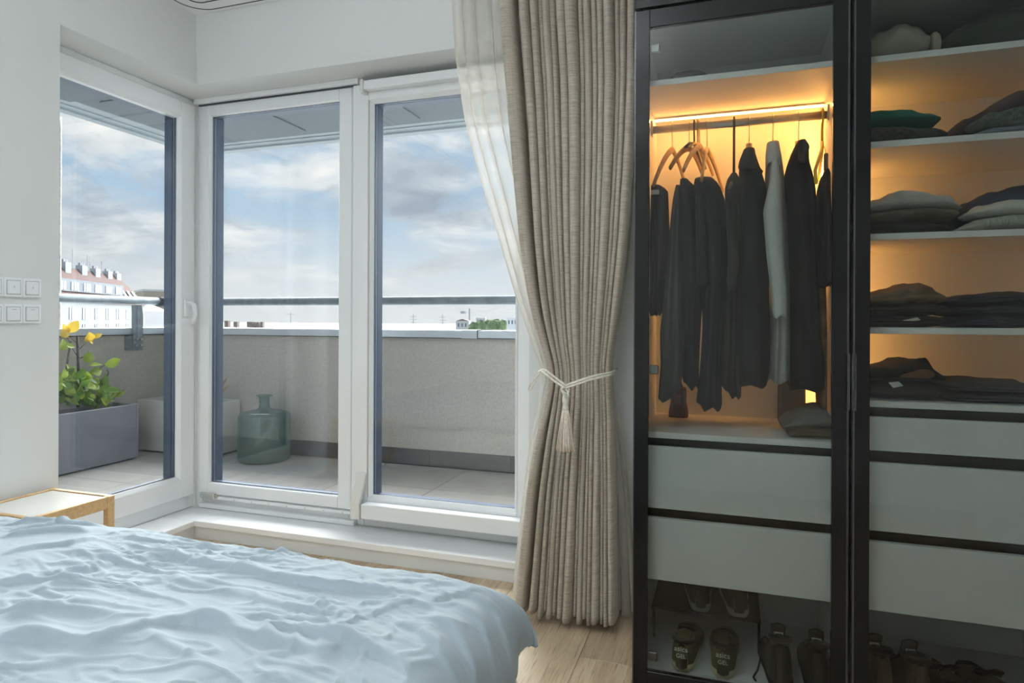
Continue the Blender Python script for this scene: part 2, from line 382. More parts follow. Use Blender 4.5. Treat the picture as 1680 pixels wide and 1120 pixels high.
def beads(g, ax, p, a0, a1, z0, z1, w=.016):
    """sloped glazing bead around a pane"""
    for k in range(4):
        if k == 0: q = [(a0-w, p, z0-w), (a0, p+.018, z0), (a0, p+.018, z1), (a0-w, p, z1+w)]
        if k == 1: q = [(a1+w, p, z0-w), (a1, p+.018, z0), (a1, p+.018, z1), (a1+w, p, z1+w)]
        if k == 2: q = [(a0-w, p, z0-w), (a0, p+.018, z0), (a1, p+.018, z0), (a1+w, p, z0-w)]
        if k == 3: q = [(a0-w, p, z1+w), (a0, p+.018, z1), (a1, p+.018, z1), (a1+w, p, z1+w)]
        if ax == 'y': q = [(2*p-y_, x_, z_) for x_, y_, z_ in q]
        d = (0, .03, 0) if ax == 'x' else (-.03, 0, 0)
        g.prism(q, d)
# window_1: sash in the left wall
w1 = thing('window_1', 'white corner window in the left wall with a curved handle', 'window', (XF, 2.2, ZS), kind='structure')
g = G(); frame_rect(g, 'y', XF, .09, 1.90, YF+.0, ZS, ZH, .06, .045, .05, .075); g.done('outer_frame', PVC, w1)
g = G(); frame_rect(g, 'y', XF+.018, .07, 1.945, YF-.022, .165, 2.345, .12, .095, .085, .105); s1 = g.done('sash', PVC, w1)
g = G(); beads(g, 'y', XF+.018, 2.075, 2.738, .284, 2.249); g.done('glazing_bead', PVC, s1)
pane('y', XF-.005, 2.06, 2.75, .27, 2.265, w1)
G().box(XF-.10, XF+.004, YF-.004, YF+.105, ZS, ZH, bev=.002).done('corner_post', PVC, w1)
hp = atx(305, 497, XF+.02)
g = G(); g.box(XF+.018, XF+.032, hp.y-.016, hp.y+.016, hp.z-.075, hp.z+.02, bev=.005, seg=2)
hd = g.done('handle', PVC, w1)
g = G(); hy = hp.y
g.tube([(XF+.03, hy, hp.z), (XF+.055, hy, hp.z), (XF+.07, hy+.002, hp.z-.008), (XF+.078, hy+.004, hp.z-.03), (XF+.081, hy+.005, hp.z-.06), (XF+.076, hy+.004, hp.z-.09), (XF+.066, hy+.002, hp.z-.115)], [.011, .011, .011, .011, .0115, .011, .009], 10, flat=(1, 1.15))
g.done('lever', PVC, hd, smooth=True)
# window_2: sliding sash next to the corner
w2 = thing('window_2', 'white framed terrace window between the corner and the sliding door, green bottle behind', 'window', (-2.33, YF, ZS), kind='structure')
g = G(); frame_rect(g, 'x', YF+.012, .09, XF, -1.80, ZS, ZH, .05, .05, .05, .09); g.done('outer_frame', PVC, w2)
g = G(); frame_rect(g, 'x', YF, .07, -2.822, -1.832, .168, 2.352, .068, .078, .062, .062); s2 = g.done('sash', PVC, w2)
g = G(); beads(g, 'x', YF, -2.751, -1.912, .232, 2.288); g.done('glazing_bead', PVC, s2)
pane('x', YF+.02, -2.762, -1.90, .222, 2.30, w2)
g = G(); g.box(-2.80, -1.80, YF-.012, YF, .146, .164, bev=.003); g.box(-2.80, -1.80, YF-.02, YF+.01, ZS+.002, .120, bev=.003)
rl = g.done('slide_rail', PVC, w2)
for i in range(7):
    xx = -2.56+i*.115
    G().tube([(xx, YF-.0125, .155), (xx, YF-.015, .155)], .0035, 8).done('screw', STEEL, rl)
g = G(); g.box(-2.755, -2.69, YF-.026, YF-.002, .148, .178, bev=.003); g.box(-2.69, -2.672, YF-.022, YF-.006, .152, .174, bev=.002); g.done('hinge_block', STEEL, w2)
G().box(-2.795, -2.755, YF-.02, YF-.002, .150, .176, bev=.003).done('hinge_arm', mat('grey_hinge', (.5, .53, .54), .4, metal=.5), w2)
g = G(); g.box(XF+.01, -1.78, YF-.03, YF+.01, 2.352, ZH, bev=.003); tr_ = g.done('head_rail', PVC, w2)
G().box(XF+.03, -1.80, YF-.012, YF-.002, 2.345, 2.352).done('shadow_gap', SEAL, w2)
# window_3: tilt-and-slide door leaf, proud of the frame
w3 = thing('window_3', 'white sliding terrace door leaf partly hidden by the curtain', 'window', (-1.3, YF, ZS), kind='structure')
YS3 = YF-.022
g = G(); frame_rect(g, 'x', YF+.012, .09, -1.80, XJ+.10, ZS, ZH, .04, .06, .05, .09); g.done('outer_frame', PVC, w3)
g = G(); frame_rect(g, 'x', YS3, .075, -1.815, XJ+.06, .17, 2.345, .092, .172, .085, .08); s3 = g.done('sash', PVC, w3)
g = G(); beads(g, 'x', YS3, -1.70, -.94, .262, 2.245); g.done('glazing_bead', PVC, s3)
pane('x', YS3+.02, -1.712, -.928, .25, 2.257, w3)
g = G(); g.box(-1.722, XJ, YF-.085, YS3, .158, .232, bev=.006, seg=2); g.done('running_gear_cover', PVC, w3)
g = G(); g.box(-1.775, -1.724, YF-.095, YS3, .155, .235, bev=.004); g.prism([(-1.775, YF-.095, .235), (-1.724, YF-.095, .235), (-1.724, YS3-.004, .372), (-1.775, YS3-.004, .372)], (0, .02, 0)); g.done('end_cap', PVC2, w3)
g = G(); g.box(-1.725, XJ, YF-.07, YS3, 2.30, 2.345, bev=.005, seg=2); g.done('guide_rail_cover', PVC, w3)
G().box(-1.745, -1.725, YF-.074, YS3, 2.285, 2.352, bev=.004).done('guide_cap', PVC2, w3)

# ------------------------------------------------------------------ ceiling curtain track
ct = thing('curtain_track', 'white double curtain track with dark slots curving round the ceiling corner', 'curtain track', (-2.55, 2.55, ZC))
def track_path(off, rad):
    xa, ya = -2.635+off, 2.646-off
    pts = [(xa, YB+.05, 0), (xa, 1.2, 0)]
    for i in range(13):
        a = PI - (PI/2)*i/12
        pts.append((xa+rad+rad*math.cos(a), ya-rad+rad*math.sin(a), 0))
    pts += [(-1.4, ya, 0), (XR-.05, ya, 0)]
    return pts
def ribbon(g, o0, o1, r0, r1, z0, z1):
    A, B_ = track_path(o0, r0), track_path(o1, r1)
    g.rings([[(a[0], a[1], z0), (b[0], b[1], z0), (b[0], b[1], z1), (a[0], a[1], z1)] for a, b in zip(A, B_)])
g = G(); ribbon(g, .002, .018, .140, .124, ZC-.006, ZC+.01); ribbon(g, .020, .070, .122, .072, ZC-.004, ZC+.01); ribbon(g, .074, .090, .068, .052, ZC-.007, ZC+.01); ribbon(g, .092, .15, .05, .02, ZC-.004, ZC+.01)
g.done('track_profile', CEIL, ct)
g = G(); ribbon(g, .0165, .0215, .1255, .1205, ZC-.0062, ZC+.005); g.done('slot', SEAL, ct)
g = G(); ribbon(g, .0885, .0935, .0535, .0485, ZC-.0072, ZC+.005); g.done('slot', SEAL, ct)

# ------------------------------------------------------------------ light switches on the left wall
def switch_row(zc, label, arrows):
    t = thing('light_switch', label, 'light switch', (XL, 1.82, zc), 'light switches by the corner window')
    for k in range(3):
        yc = 1.825 - .071*k
        fr = G().box(XL, XL+.009, yc-.0355, yc+.0355, zc-.038, zc+.038, bev=.004, seg=2).done('frame', PVC, t)
        rk = G().box(XL+.006, XL+.0125, yc-.024, yc+.024, zc-.026, zc+.026, bev=.002).done('rocker', PVC, t)
        G().box(XL+.0085, XL+.0095, yc-.026, yc+.026, zc-.028, zc+.028).done('shadow_joint', mat('joint_grey', (.35, .37, .38), .6), t)
        if arrows:
            G().prism([(XL+.0126, yc-.003, zc+.004), (XL+.0126, yc+.003, zc+.004), (XL+.0126, yc, zc-.002)], (.0003, 0, 0)).done('arrow_mark', mat('mark_grey', (.4, .42, .43), .6), rk)
        else:
            G().box(XL+.0125, XL+.0128, yc-.008, yc+.008, zc+.017, zc+.019).done('slot_mark', mat('mark_grey', (.4, .42, .43), .6), rk)
switch_row(1.270, 'white rocker switch row with arrow marks, upper of the two on the left wall', True)
switch_row(1.166, 'white rocker switch row, lower of the two on the left wall', False)

# ------------------------------------------------------------------ uplight added out of view to brighten the dim room
PLX, PLY, PLZ = -.9, .35, 2.25
cl = thing('added_fill_lamp', 'added white bowl fill light bounced off the ceiling above the bed, out of view', 'lamp', (PLX, PLY, ZC))
G().lathe((PLX, PLY, PLZ), [(.02, -.09), (.12, -.085), (.20, -.05), (.24, 0), (.232, 0), (.19, -.042), (.11, -.075), (.02, -.08)], 36).done('fill_lamp_bowl', PVC, cl, smooth=True)
G().tube([(PLX, PLY, PLZ-.08), (PLX, PLY, ZC)], .006, 8).done('stem', PVC, cl)
la = bpy.data.lights.new('fill_light', 'AREA'); la.shape = 'DISK'; la.size = .36; la.energy = FILL_W; la.color = (.93, .97, 1.0)
lo = bpy.data.objects.new('fill_light', la); COL.objects.link(lo); lo.location = (PLX, PLY, PLZ-.01); lo.rotation_euler = (PI, 0, 0); adopt(lo, cl)

# ================================================================== TERRACE
ZT, YP, XP = .12, 4.08, -4.37
tf = struct(G().box(XP-.3, 1.2, YO, YP+.3, -.1, ZT-.006).box(XP-.3, XO, 1.2, YO, -.1, ZT-.006).done('terrace_floor', GROUT), 'grey square terrace tiles outside the windows', 'terrace floor')
tx0, ty0, ts = -1.683-.622*5, 3.538-.5*3, .622
for i in range(9):
    for j in range(5):
        a, b = tx0+ts*i, ty0+.5*j
        a1, b1 = min(a+ts, 1.2), min(b+.5, YP)
        a = max(a, XP); 
        if a1-a < .02 or b1-b < .02: continue
        cuts = [(a, a1, b, b1)]
        if b < YO and a1 > XO: cuts = [(a, XO, b, b1), (max(a, XO), a1, YO, b1)]
        for c0, c1, d0, d1 in cuts:
            if c1-c0 > .02 and d1-d0 > .02: bx('tile', TILE, tf, c0+.002, c1-.002, d0+.002, d1-.002, ZT-.006, ZT, bev=.0015)
wp = struct(bx('wall_parapet_front', STUCCO, None, XP-.25, 1.2, YP+.012, YP+.25, -.1, 1.02), 'rough grey stucco parapet facing the windows', 'parapet')
sk = 0; xx = XP
while xx < 1.0:
    bx('skirting_slab', GRANITE, wp, xx+.0015, xx+.598, YP, YP+.012, ZT, ZT+.115, bev=.002); xx += .6
ZCP = 1.078
def coping_front():
    for a, b in ((XP-.28, -1.66), (-1.655, 1.2)):
        o = G().box(a, b, YP-.035, YP+.29, ZCP-.004, ZCP, bev=.0015).box(a, b, YP-.036, YP-.032, ZCP-.05, ZCP-.002).box(a, b, YP+.286, YP+.29, ZCP-.05, ZCP-.002).done('coping', ZINC, wp)
    G().box(-1.715, -1.60, YP-.039, YP+.293, ZCP-.054, ZCP+.002).done('coping_joint_plate', ZINC, wp)
    G().box(-1.602, -1.596, YP-.041, YP+.294, ZCP-.055, ZCP+.006).done('coping_seam', SEAL, wp)
    G().box(XP-.25, 1.2, YP+.01, YP+.25, 1.02, ZCP-.004).done('coping_bed', GROUT, wp)
coping_front()
wl = struct(bx('wall_parapet_left', STUCCO, None, XP-.25, XP, 1.2, YP+.012, -.1, 1.02), 'rough grey stucco parapet behind the planters', 'parapet')
G().box(XP-.29, XP+.035, 1.2, YP-.034, ZCP-.004, ZCP, bev=.0015).box(XP+.032, XP+.036, 1.2, YP-.036, ZCP-.05, ZCP-.002).done('coping', ZINC, wl)
G().box(XP-.25, XP-.01, 1.2, YP, 1.02, ZCP-.004).done('coping_bed', GROUT, wl)
G().box(XP, XP+.012, 1.2, YP, ZT, ZT+.115, bev=.002).done('skirting_slab', GRANITE, wl)
# railing
ZR = 1.285
rg = thing('balcony_railing', 'galvanised tube handrail running above the terrace parapet', 'railing', (XP, YP, ZCP))
G().tube([(XP+.03, YP-.02, ZR), (1.2, YP-.02, ZR)], .03, 16).done('handrail', GALV, rg, smooth=True)
G().tube([(XP+.03, 1.2, ZR+.005), (XP+.03, YP-.075, ZR+.005)], .03, 16).done('handrail', GALV, rg, smooth=True)
G().tube([(XP+.03, YP-.10, ZR), (XP+.03, YP-.02, ZR), (XP+.10, YP-.02, ZR)], .038, 14).done('corner_clamp', SEAL, rg, smooth=True)
py = 3.78
po = G().prism([(XP+.045, py-.03, ZR-.03), (XP+.045, py+.03, ZR-.03), (XP+.045, py+.042, ZR-.11), (XP+.045, py+.042, .905), (XP+.045, py-.042, .905), (XP+.045, py-.042, ZR-.11)], (.012, 0, 0)).done('post', GALV, rg)
G().box(XP+.0, XP+.045, py-.075, py-.04, .91, 1.02, bev=.002).box(XP+.0, XP+.06, py-.012, py-.004, .905, ZR-.03).done('bracket', GALV, po)
for zz in (.945, .99):
    for s in (-1, 1): G().tube([(XP+.05, py+s*.022, zz), (XP+.068, py+s*.022, zz)], .011, 6).done('bolt', STEEL, po)
for pxx in (-.55, .6):
    G().box(pxx-.04, pxx+.04, YP-.06, YP-.048, .905, ZR-.03).done('post', GALV, rg)
# roof overhang
ZV = 2.55
ov = struct(G().box(XO-1.0, 1.2, YO, 4.17, ZV+.02, ZV+.22).box(-4.1, XO, 1.2, YO, ZV+.02, ZV+.22).done('roof_overhang', SOFFIT), 'grey blue underside of the roof overhang over the terrace', 'roof')
for k, (o0, o1, z0) in enumerate(((.0, .07, ZV), (.07, .14, ZV+.014), (.14, .26, ZV+.022))):
    G().box(-4.3+o0, 1.2, 4.37-o1, 4.37-o0, z0, ZV+.25-.01*k).done('fascia_strip', FASCIA, ov)
    G().box(-4.3+o0, -4.3+o1, 1.2, 4.37-o1, z0, ZV+.25-.01*k).done('fascia_strip', FASCIA, ov)
for k in range(4):
    xx = -3.9+k*.95
    G().box(xx, xx+.9, YO+.05, 4.07, ZV+.012, ZV+.02, bev=.003).done('soffit_board', SOFFIT, ov)
for k in range(3):
    yy = 1.25+k*.6
    G().box(-4.0, XO-.02, yy, yy+.58, ZV+.012, ZV+.02, bev=.003).done('soffit_board', SOFFIT, ov)
# pale post beside the left jamb
pp = atx(101, 500, XP+.0)
tp = G()
tp.rings([[(XP-.04+.021*math.cos(2*PI*j/12)*(1+.10*noise.noise(Vector((j, z*9, 3)))), pp.y+.021*math.sin(2*PI*j/12)*(1+.10*noise.noise(Vector((j, z*9, 7)))), z) for j in range(12)] for z in [ZCP+(ZV-ZCP)*i/24 for i in range(25)]])
tag(tp.done('roof_post', mat('flaking_paint', (.72, .71, .66), .8, var=(40, .35)), smooth=True), 'slim pale flaking post standing on the parapet beside the left jamb', 'post')

# ------------------------------------------------------------------ planters, shrub, bottle
def planter(name, label, m, x0, x1, y0, y1, z1, w=.02, soil=.05):
    t = thing(name, label, 'planter', ((x0+x1)/2, (y0+y1)/2, ZT), 'terrace planters')
    g = G(); z0 = ZT+.012
    g.box(x0, x1, y0, y0+w, z0, z1, bev=.003); g.box(x0, x1, y1-w, y1, z0, z1, bev=.003); g.box(x0, x0+w, y0+w, y1-w, z0, z1, bev=.003); g.box(x1-w, x1, y0+w, y1-w, z0, z1, bev=.003)
    g.done('trough', m, t)
    def sf(u, v):
        X, Y = x0+w+u*(x1-x0-2*w), y0+w+v*(y1-y0-2*w); return (X, Y, z1-soil+.012*fbm((X*9, Y*9, 2)))
    G().grid(14, 14, sf, False).done('soil', SOIL, t, smooth=True)
    G().box(x0+.03, x1-.03, y0+.03, y1-.03, ZT, ZT+.02).done('foot', SEAL, t)
planter('planter', 'tall grey rectangular planter holding the leafy shrub', PLANTG, XP+.02, -4.10, 2.35, 3.60, .525)
planter('planter', 'pale beige rectangular planter in the terrace corner behind the bottle', PLANTW, XP+.02, -3.60, 3.80, YP-.01, .52)
def leaf(parent, base, d, up, L_, w, m):
    d = Vector(d).normalized(); s = d.cross(Vector(up)).normalized(); n = s.cross(d)
    curl = random.uniform(-.35, .15)
    def f(u, v):
        a = w*(math.sin(PI*(v*.96+.02)**.8))*(u-.5)*2
        p = s*a + d*(L_*v) + n*(curl*L_*v*v + abs(a)*.4)
        return Vector(base)+p
    return G().grid(4, 6, f, False).done('leaf', m, parent, smooth=True)
sh = thing('shrub', 'leafy green and yellow shrub with bare twigs growing in the grey planter', 'shrub', (-4.24, 3.2, .48))
def tw(px0, py0, X, dx=0): p = atx(px0, py0, X); return p
def twig(pts, r0, r1):
    P_ = [atx(a, b, X) for a, b, X in pts]; n = len(P_)
    return G().tube(P_, [r0+(r1-r0)*i/(n-1) for i in range(n)], 6).done('twig', BARK, sh, smooth=True)
XS = -4.24
twig([(128, 668, XS), (129, 610, XS), (127, 552, XS)], .010, .008)
twig([(98, 650, XS), (108, 610, XS), (116, 560, XS)], .008, .006)
twig([(127, 585, XS), (118, 570, XS), (108, 548, XS)], .003, .002)
twig([(128, 575, XS), (143, 560, XS)], .003, .002)
twig([(128, 565, XS), (112, 550, XS)], .003, .002)
twig([(116, 570, XS), (104, 562, XS)], .003, .002)
twig([(130, 588, XS), (140, 584, XS), (148, 572, XS)], .003, .002)
twig([(155, 615, XS), (165, 603, XS), (180, 592, XS)], .005, .002)
twig([(160, 655, XS), (168, 630, XS), (178, 612, XS), (176, 606, XS)], .005, .003)
twig([(166, 660, XS), (168, 635, XS)], .007, .006)
twig([(180, 660, XS), (192, 648, XS), (204, 639, XS)], .004, .002)
def lf(px, py, dx, dy, L_, w, m, X=XS, back=0):
    b = atx(px, py, X+random.uniform(-.03, .03)); e = atx(px+dx, py+dy, X)
    d = (e-b).normalized()+Vector((random.uniform(.0, .5), 0, 0)); leaf(sh, b, d, (random.uniform(.3, 1), random.uniform(-.4, .4), random.uniform(-.2, .6)), L_, w, m)
for a in ((113, 545, 12, -16, .10, .036), (108, 548, -4, -14, .08, .028), (146, 560, -6, -14, .09, .036), (152, 555, 14, -9, .08, .018), (140, 552, 8, 8, .07, .03), (100, 552, 8, -8, .07, .03)): lf(*a, LEAFY)
for a in ((101, 575, 2, -16, .08, .035), (108, 566, 12, 4, .06, .02), (140, 595, 6, -16, .085, .035), (146, 600, 14, -2, .08, .028), (150, 612, 18, -6, .09, .035), (172, 598, 18, -10, .11, .042), (178, 655, 2, -20, .1, .035), (186, 650, 18, -9, .09, .02), (142, 610, -8, 12, .08, .035)): lf(*a, LEAFL)
for i in range(170):
    px = 98+ random.random()**1.2*82; top = 612+ max(0, px-145)*.75; py = random.uniform(top, 664)
    m = LEAFL if random.random() < (.55 if py < 640 else .25) else LEAFG
    lf(px, py, random.uniform(-14, 16), random.uniform(-16, 9), random.uniform(.055, .095), random.uniform(.02, .034), m, XS+random.uniform(-.06, .1))
dg = thing('dry_sprig', 'two dry brown leaves sprouting from the pale beige planter', 'plant', (-3.72, 3.93, .48))
for (px_, py_, w_) in ((367, 619, .016), (373, 628, .012), (360, 624, .010)):
    b0, e0 = aty(357, 652, 3.90), aty(px_, py_, 3.90)
    leaf(dg, b0, e0-b0, (0, -1, .3), (e0-b0).length, w_, LEAFB)
vb = Vector((-3.20, 3.865, ZT))
R_ = .182
prof = [(.02, .004), (R_*.90, 0), (R_*.985, .012), (R_, .03), (R_, .30), (R_*.985, .33), (R_*.93, .348), (R_*.6, .362), (R_*.3, .372), (.040, .385), (.036, .40), (.036, .455), (.040, .463), (.056, .468), (.056, .476), (.040, .478)]
inner = [(.030, .476), (.029, .40), (.034, .378), (R_*.55, .356), (R_*.93, .338), (R_*.97, .30), (R_*.97, .03), (R_*.88, .012), (.02, .012)]
tag(G().lathe(vb, prof+inner, 40).done('glass_demijohn', BOTTLE, smooth=True), 'big green tinted glass bottle with short neck standing on the terrace tiles', 'bottle')
# ================================================================== FAR VIEW
ground = struct(bx('ground', mat('hazy_city_ground', (.55, .56, .55), .9, var=(.01, .1)), None, -2600, 1500, 30, 2600, -17, -16), 'hazy flat city ground far below the terrace', 'ground')
RED = mat('red_roof_tile', (.12, .05, .042), .8, var=(1.2, .12))
WHT = mat('white_render', (.42, .44, .46), .8, var=(.4, .03))
DORM = mat('blue_grey_dormer', (.13, .165, .21), .6)
WIN = mat('far_window_glass', (.10, .14, .18), .15)
WINL = mat('far_pale_glass', (.55, .66, .74), .2)
BEIGE = mat('beige_render', (.28, .24, .19), .85, var=(.5, .03))
GREYR = mat('grey_sheet_roof', (.17, .19, .21), .6)
FARG = mat('far_grey', (.45, .45, .46), .9)
FARB = mat('far_brown_roof', (.16, .12, .11), .9)
DARKM = mat('far_dark_metal', (.30, .31, .33), .6)
def hz(px, d): r = ray(px, 523); return Vector((r.x*d, r.y*d, 0))       # ground point d metres along the view through column px
def zpx(py, d, px=400): return EYE + ((523 - py)/F)*d
A = hz(105, 70); B2 = hz(195, 84); e_ = (B2-A).normalized(); n_ = Vector((e_.y, -e_.x, 0))
if n_.dot(-A) < 0: n_ = -n_
def L3(s, t, z): p = A + e_*s + n_*t; return Vector((p.x, p.y, z))
def obox(g, s0, s1, t0, t1, z0, z1): g.prism([L3(s0, t0, z0), L3(s1, t0, z0), L3(s1, t1, z0), L3(s0, t1, z0)], (0, 0, z1-z0)); return g
hb = thing('apartment_house', 'white house with long red tiled roof, dormer band and chimneys beyond the terrace', 'building', L3(5, 0, -16))
ze, zr, td = 2.9, 6.75, 2.4
obox(G(), -16, 16.8, -td+.2, td-.2, -16, ze).done('wall', WHT, hb)
g = G(); V = [L3(-16, -td, ze), L3(17.2, -td, ze), L3(17.2, td, ze), L3(-16, td, ze), L3(-16, 0, zr), L3(13.6, 0, zr)]
vv = [g.bm.verts.new(v) for v in V]
for f_ in ((0, 1, 5, 4), (3, 4, 5, 2), (1, 2, 5), (0, 4, 3), (0, 3, 2, 1)): g.bm.faces.new([vv[i] for i in f_])
g.done('roof', RED, hb)
dm = obox(G(), -14, 10.6, .4, 1.9, 4.0, 5.3).done('dormer_band', DORM, hb)
for k in range(7):
    s = -8.2+k*2.75
    for q in range(3):
        obox(G(), s+q*.58, s+q*.58+.42, 1.88, 1.95, 4.15, 5.0).done('window', WINL if q else WIN, dm)
for k, s in enumerate((-.6, 3.2, 6.6, 10.0, 12.6)):
    ch = obox(G(), s, s+1.3, -.3, .4, 6.0, 7.3-.08*k).done('chimney', WHT if k < 4 else FARG, hb)
    for q in range(3): obox(G(), s+.15+q*.36, s+.38+q*.36, -.1, .15, 7.25-.08*k, 7.6-.08*k).done('chimney_pot', FARG, ch)
for s in (1.4, 4.9, 5.5, 8.6): G().tube([L3(s, .2, 6.5), L3(s, .2, 9.0-.1*s)], .03, 5).tube([L3(s-.3, .2, 8.5-.1*s), L3(s+.3, .2, 8.5-.1*s)], .025, 5).done('aerial', DARKM, hb)
for s in (11.3, 12.8, 14.3):
    G().prism([L3(s, 1.75, 4.05), L3(s+.6, 1.75, 4.05), L3(s+.6, 1.35, 4.7), L3(s, 1.35, 4.7)], n_*.12).done('skylight', WINL, hb)
for r_, z0 in enumerate((1.55, -.25, -2.05)):
    for k in range(9):
        s = -9.6+k*2.9
        w_ = obox(G(), s, s+1.0, td-.22, td-.15, z0-.55, z0+.75).done('window', WIN, hb)
        obox(G(), s+.45, s+.55, td-.15, td-.12, z0-.55, z0+.75).done('mullion', WHT, w_)
# beige block
A2, Bn = hz(236, 112), hz(300, 116)
e2 = (Bn-A2).normalized(); m2 = Vector((e2.y, -e2.x, 0)); m2 = m2 if m2.dot(-A2) > 0 else -m2
def L4(s, t, z): p = A2+e2*s+m2*t; return Vector((p.x, p.y, z))
def obox2(g, s0, s1, t0, t1, z0, z1): g.prism([L4(s0, t0, z0), L4(s1, t0, z0), L4(s1, t1, z0), L4(s0, t1, z0)], (0, 0, z1-z0)); return g
bb = thing('apartment_block', 'beige flat roofed apartment block right of the red roof', 'building', L4(3, 0, -16))
obox2(G(), 0, 9, -8, 0, -16, 6.0).done('wall', BEIGE, bb); obox2(G(), -.2, 9.2, -8.2, .2, 6.0, 6.3).done('roof_edge', FARG, bb)
for z0 in (3.3, .7, -1.9):
    for s, w_ in ((.4, 1.6), (3.1, .9), (5.6, 1.4)): obox2(G(), s, s+w_, -.05, .06, z0, z0+1.6).done('window', WIN, bb)
    obox2(G(), .3, 2.2, 0, .9, z0-.5, z0+.35).done('balcony', BEIGE, bb)
gr = thing('grey_roofed_house', 'house with a slanting grey sheet roof and skylights between red roof and beige block', 'building', L3(24, -3, -16))
g = G(); V = [L3(19, -7, 6.4), L3(27, -7, 6.1), L3(29, 1.5, 2.2), L3(18.5, 1.5, 2.2), L3(19, -7, -16), L3(27, -7, -16), L3(29, 1.5, -16), L3(18.5, 1.5, -16)]
vv = [g.bm.verts.new(v) for v in V]
for f_ in ((0, 1, 2, 3), (4, 7, 6, 5), (0, 4, 5, 1), (1, 5, 6, 2), (2, 6, 7, 3), (3, 7, 4, 0)): g.bm.faces.new([vv[i] for i in f_])
g.done('body', GREYR, gr)
for k in range(4):
    a, b = .15+.18*k, .15+.18*k+.07
    q = lambda u, v: (V[0].lerp(V[1], u)).lerp(V[3].lerp(V[2], u), v)+Vector((0, 0, .06))
    G().prism([q(.25+.1*k, .2), q(.33+.1*k, .2), q(.33+.1*k, .42), q(.25+.1*k, .42)], (0, 0, .06)).done('skylight', WINL, gr)
# right-hand skyline
D = 160
def fbox(name, label, cat, px0, px1, py, m, d=D, roof=None, depth=8):
    a, b = hz(px0, d), hz(px1, d); z1 = zpx(py, d); u = (b-a).normalized(); w = Vector((-u.y, u.x, 0))
    t = thing(name, label, cat, (a+b)/2+Vector((0, 0, -16)))
    g = G(); g.prism([Vector((p.x, p.y, -16)) for p in (a, b, b+w*depth, a+w*depth)], (0, 0, 16+z1)); g.done('wall', m, t)
    if roof:
        k = (b-a).length*.5; c = (a+b)/2
        g = G(); g.prism([Vector((a.x, a.y, z1)), Vector((b.x, b.y, z1)), Vector((c.x, c.y, z1+roof))], w*depth); g.done('roof', FARB, t)
    for q in range(3):
        c0 = a+u*((b-a).length*(.15+.28*q)); c1 = c0+u*((b-a).length*.12)
        g = G(); g.prism([Vector((p.x, p.y, z1-1.5)) for p in (c0-w*.05, c1-w*.05, c1+w*.05, c0+w*.05)], (0, 0, .9)); g.done('window', WIN, t)
    return t
fbox('hall_building', 'small pale arched hall building left of the far crane', 'building', 748, 769, 524.5, FARG, roof=.5)
fbox('tower_block', 'pale far block rising behind the green trees', 'building', 781, 796, 519.5, FARG, 190)
fbox('tower_block', 'pale far block at the right end of the tree line by the curtain', 'building', 831, 850, 519, mat('far_white', (.7, .72, .75), .9), 150)
random.seed(21)
def tree(px, py, d, rx, label):
    c = hz(px, d); zt = zpx(py, d); t = thing('tree', label, 'tree', (c.x, c.y, -16), 'far trees beyond the parapet')
    G().tube([(c.x, c.y, -16), (c.x, c.y, zt-2)], .25, 6).done('trunk', BARK, t)
    g = G()
    bmesh.ops.create_icosphere(g.bm, subdivisions=4, radius=1)
    for v in g.bm.verts:
        k = 1+.22*fbm((v.co.x*2.2+px, v.co.y*2.2, v.co.z*2.2), 5)
        v.co = Vector((c.x, c.y, zt-2.0))+Vector((v.co.x*rx*k, v.co.y*rx*k, v.co.z*2.0*k))
    g.done('crown', mat('far_foliage', (.13, .20, .08), .9, var=(.9, .45)), t, smooth=False)
for i, (px, py, rx) in enumerate(((778, 526.5, 1.6), (788, 524, 2.0), (800, 522.5, 2.2), (813, 521.5, 2.4), (825, 522.5, 2.0))):
    tree(px, py, 128+11*((i*2) % 5), rx*.8, ['low green tree at the left end of the far tree line', 'green tree in front of the far pale block', 'rounded green tree in the middle of the far tree line', 'tallest green tree of the far line', 'green tree at the right end of the far tree line by the curtain'][i])
def mast(name, label, cat, px, py, d, arms, r=.12):
    c = hz(px, d); zt = zpx(py, d); t = thing(name, label, cat, (c.x, c.y, -16)); u = Vector((RGT.x, RGT.y, 0)).normalized()
    G().tube([(c.x, c.y, -16), (c.x, c.y, zt)], [r*2.2, r], 6).done('mast', DARKM, t)
    for h, w in arms:
        z = zt-h; G().tube([Vector((c.x, c.y, z))-u*w, Vector((c.x, c.y, z))+u*w], r*.8, 5).done('cross_arm', DARKM, t)
mast('pylon', 'lattice power pylon left of the far hall', 'pylon', 678, 513, 260, [(1.2, 1.3), (2.4, 1.6), (3.6, 1.2)])
mast('pylon', 'lattice power pylon just left of the far crane', 'pylon', 726, 514, 260, [(1.2, 1.2), (2.4, 1.5), (3.6, 1.1)])
mast('pylon', 'lone grey power pylon seen through the middle window', 'pylon', 477, 512, 300, [(.8, 1.8)])
c = hz(770, 240); zt = zpx(509.5, 240); u = Vector((RGT.x, RGT.y, 0)).normalized()
cr = thing('tower_crane', 'far tower crane with long jib above the trees', 'crane', (c.x, c.y, -16))
G().tube([(c.x, c.y, -16), (c.x, c.y, zt+1.2)], .3, 6).done('mast', DARKM, cr)
G().tube([Vector((c.x, c.y, zt))-u*2.8, Vector((c.x, c.y, zt))+u*17], .16, 5).done('jib', mat('crane_pale', (.6, .58, .55), .7), cr)
G().box(c.x-3.2, c.x-1.6, c.y-1, c.y+1, zt-.7, zt+.2).done('counterweight', DARKM, cr)
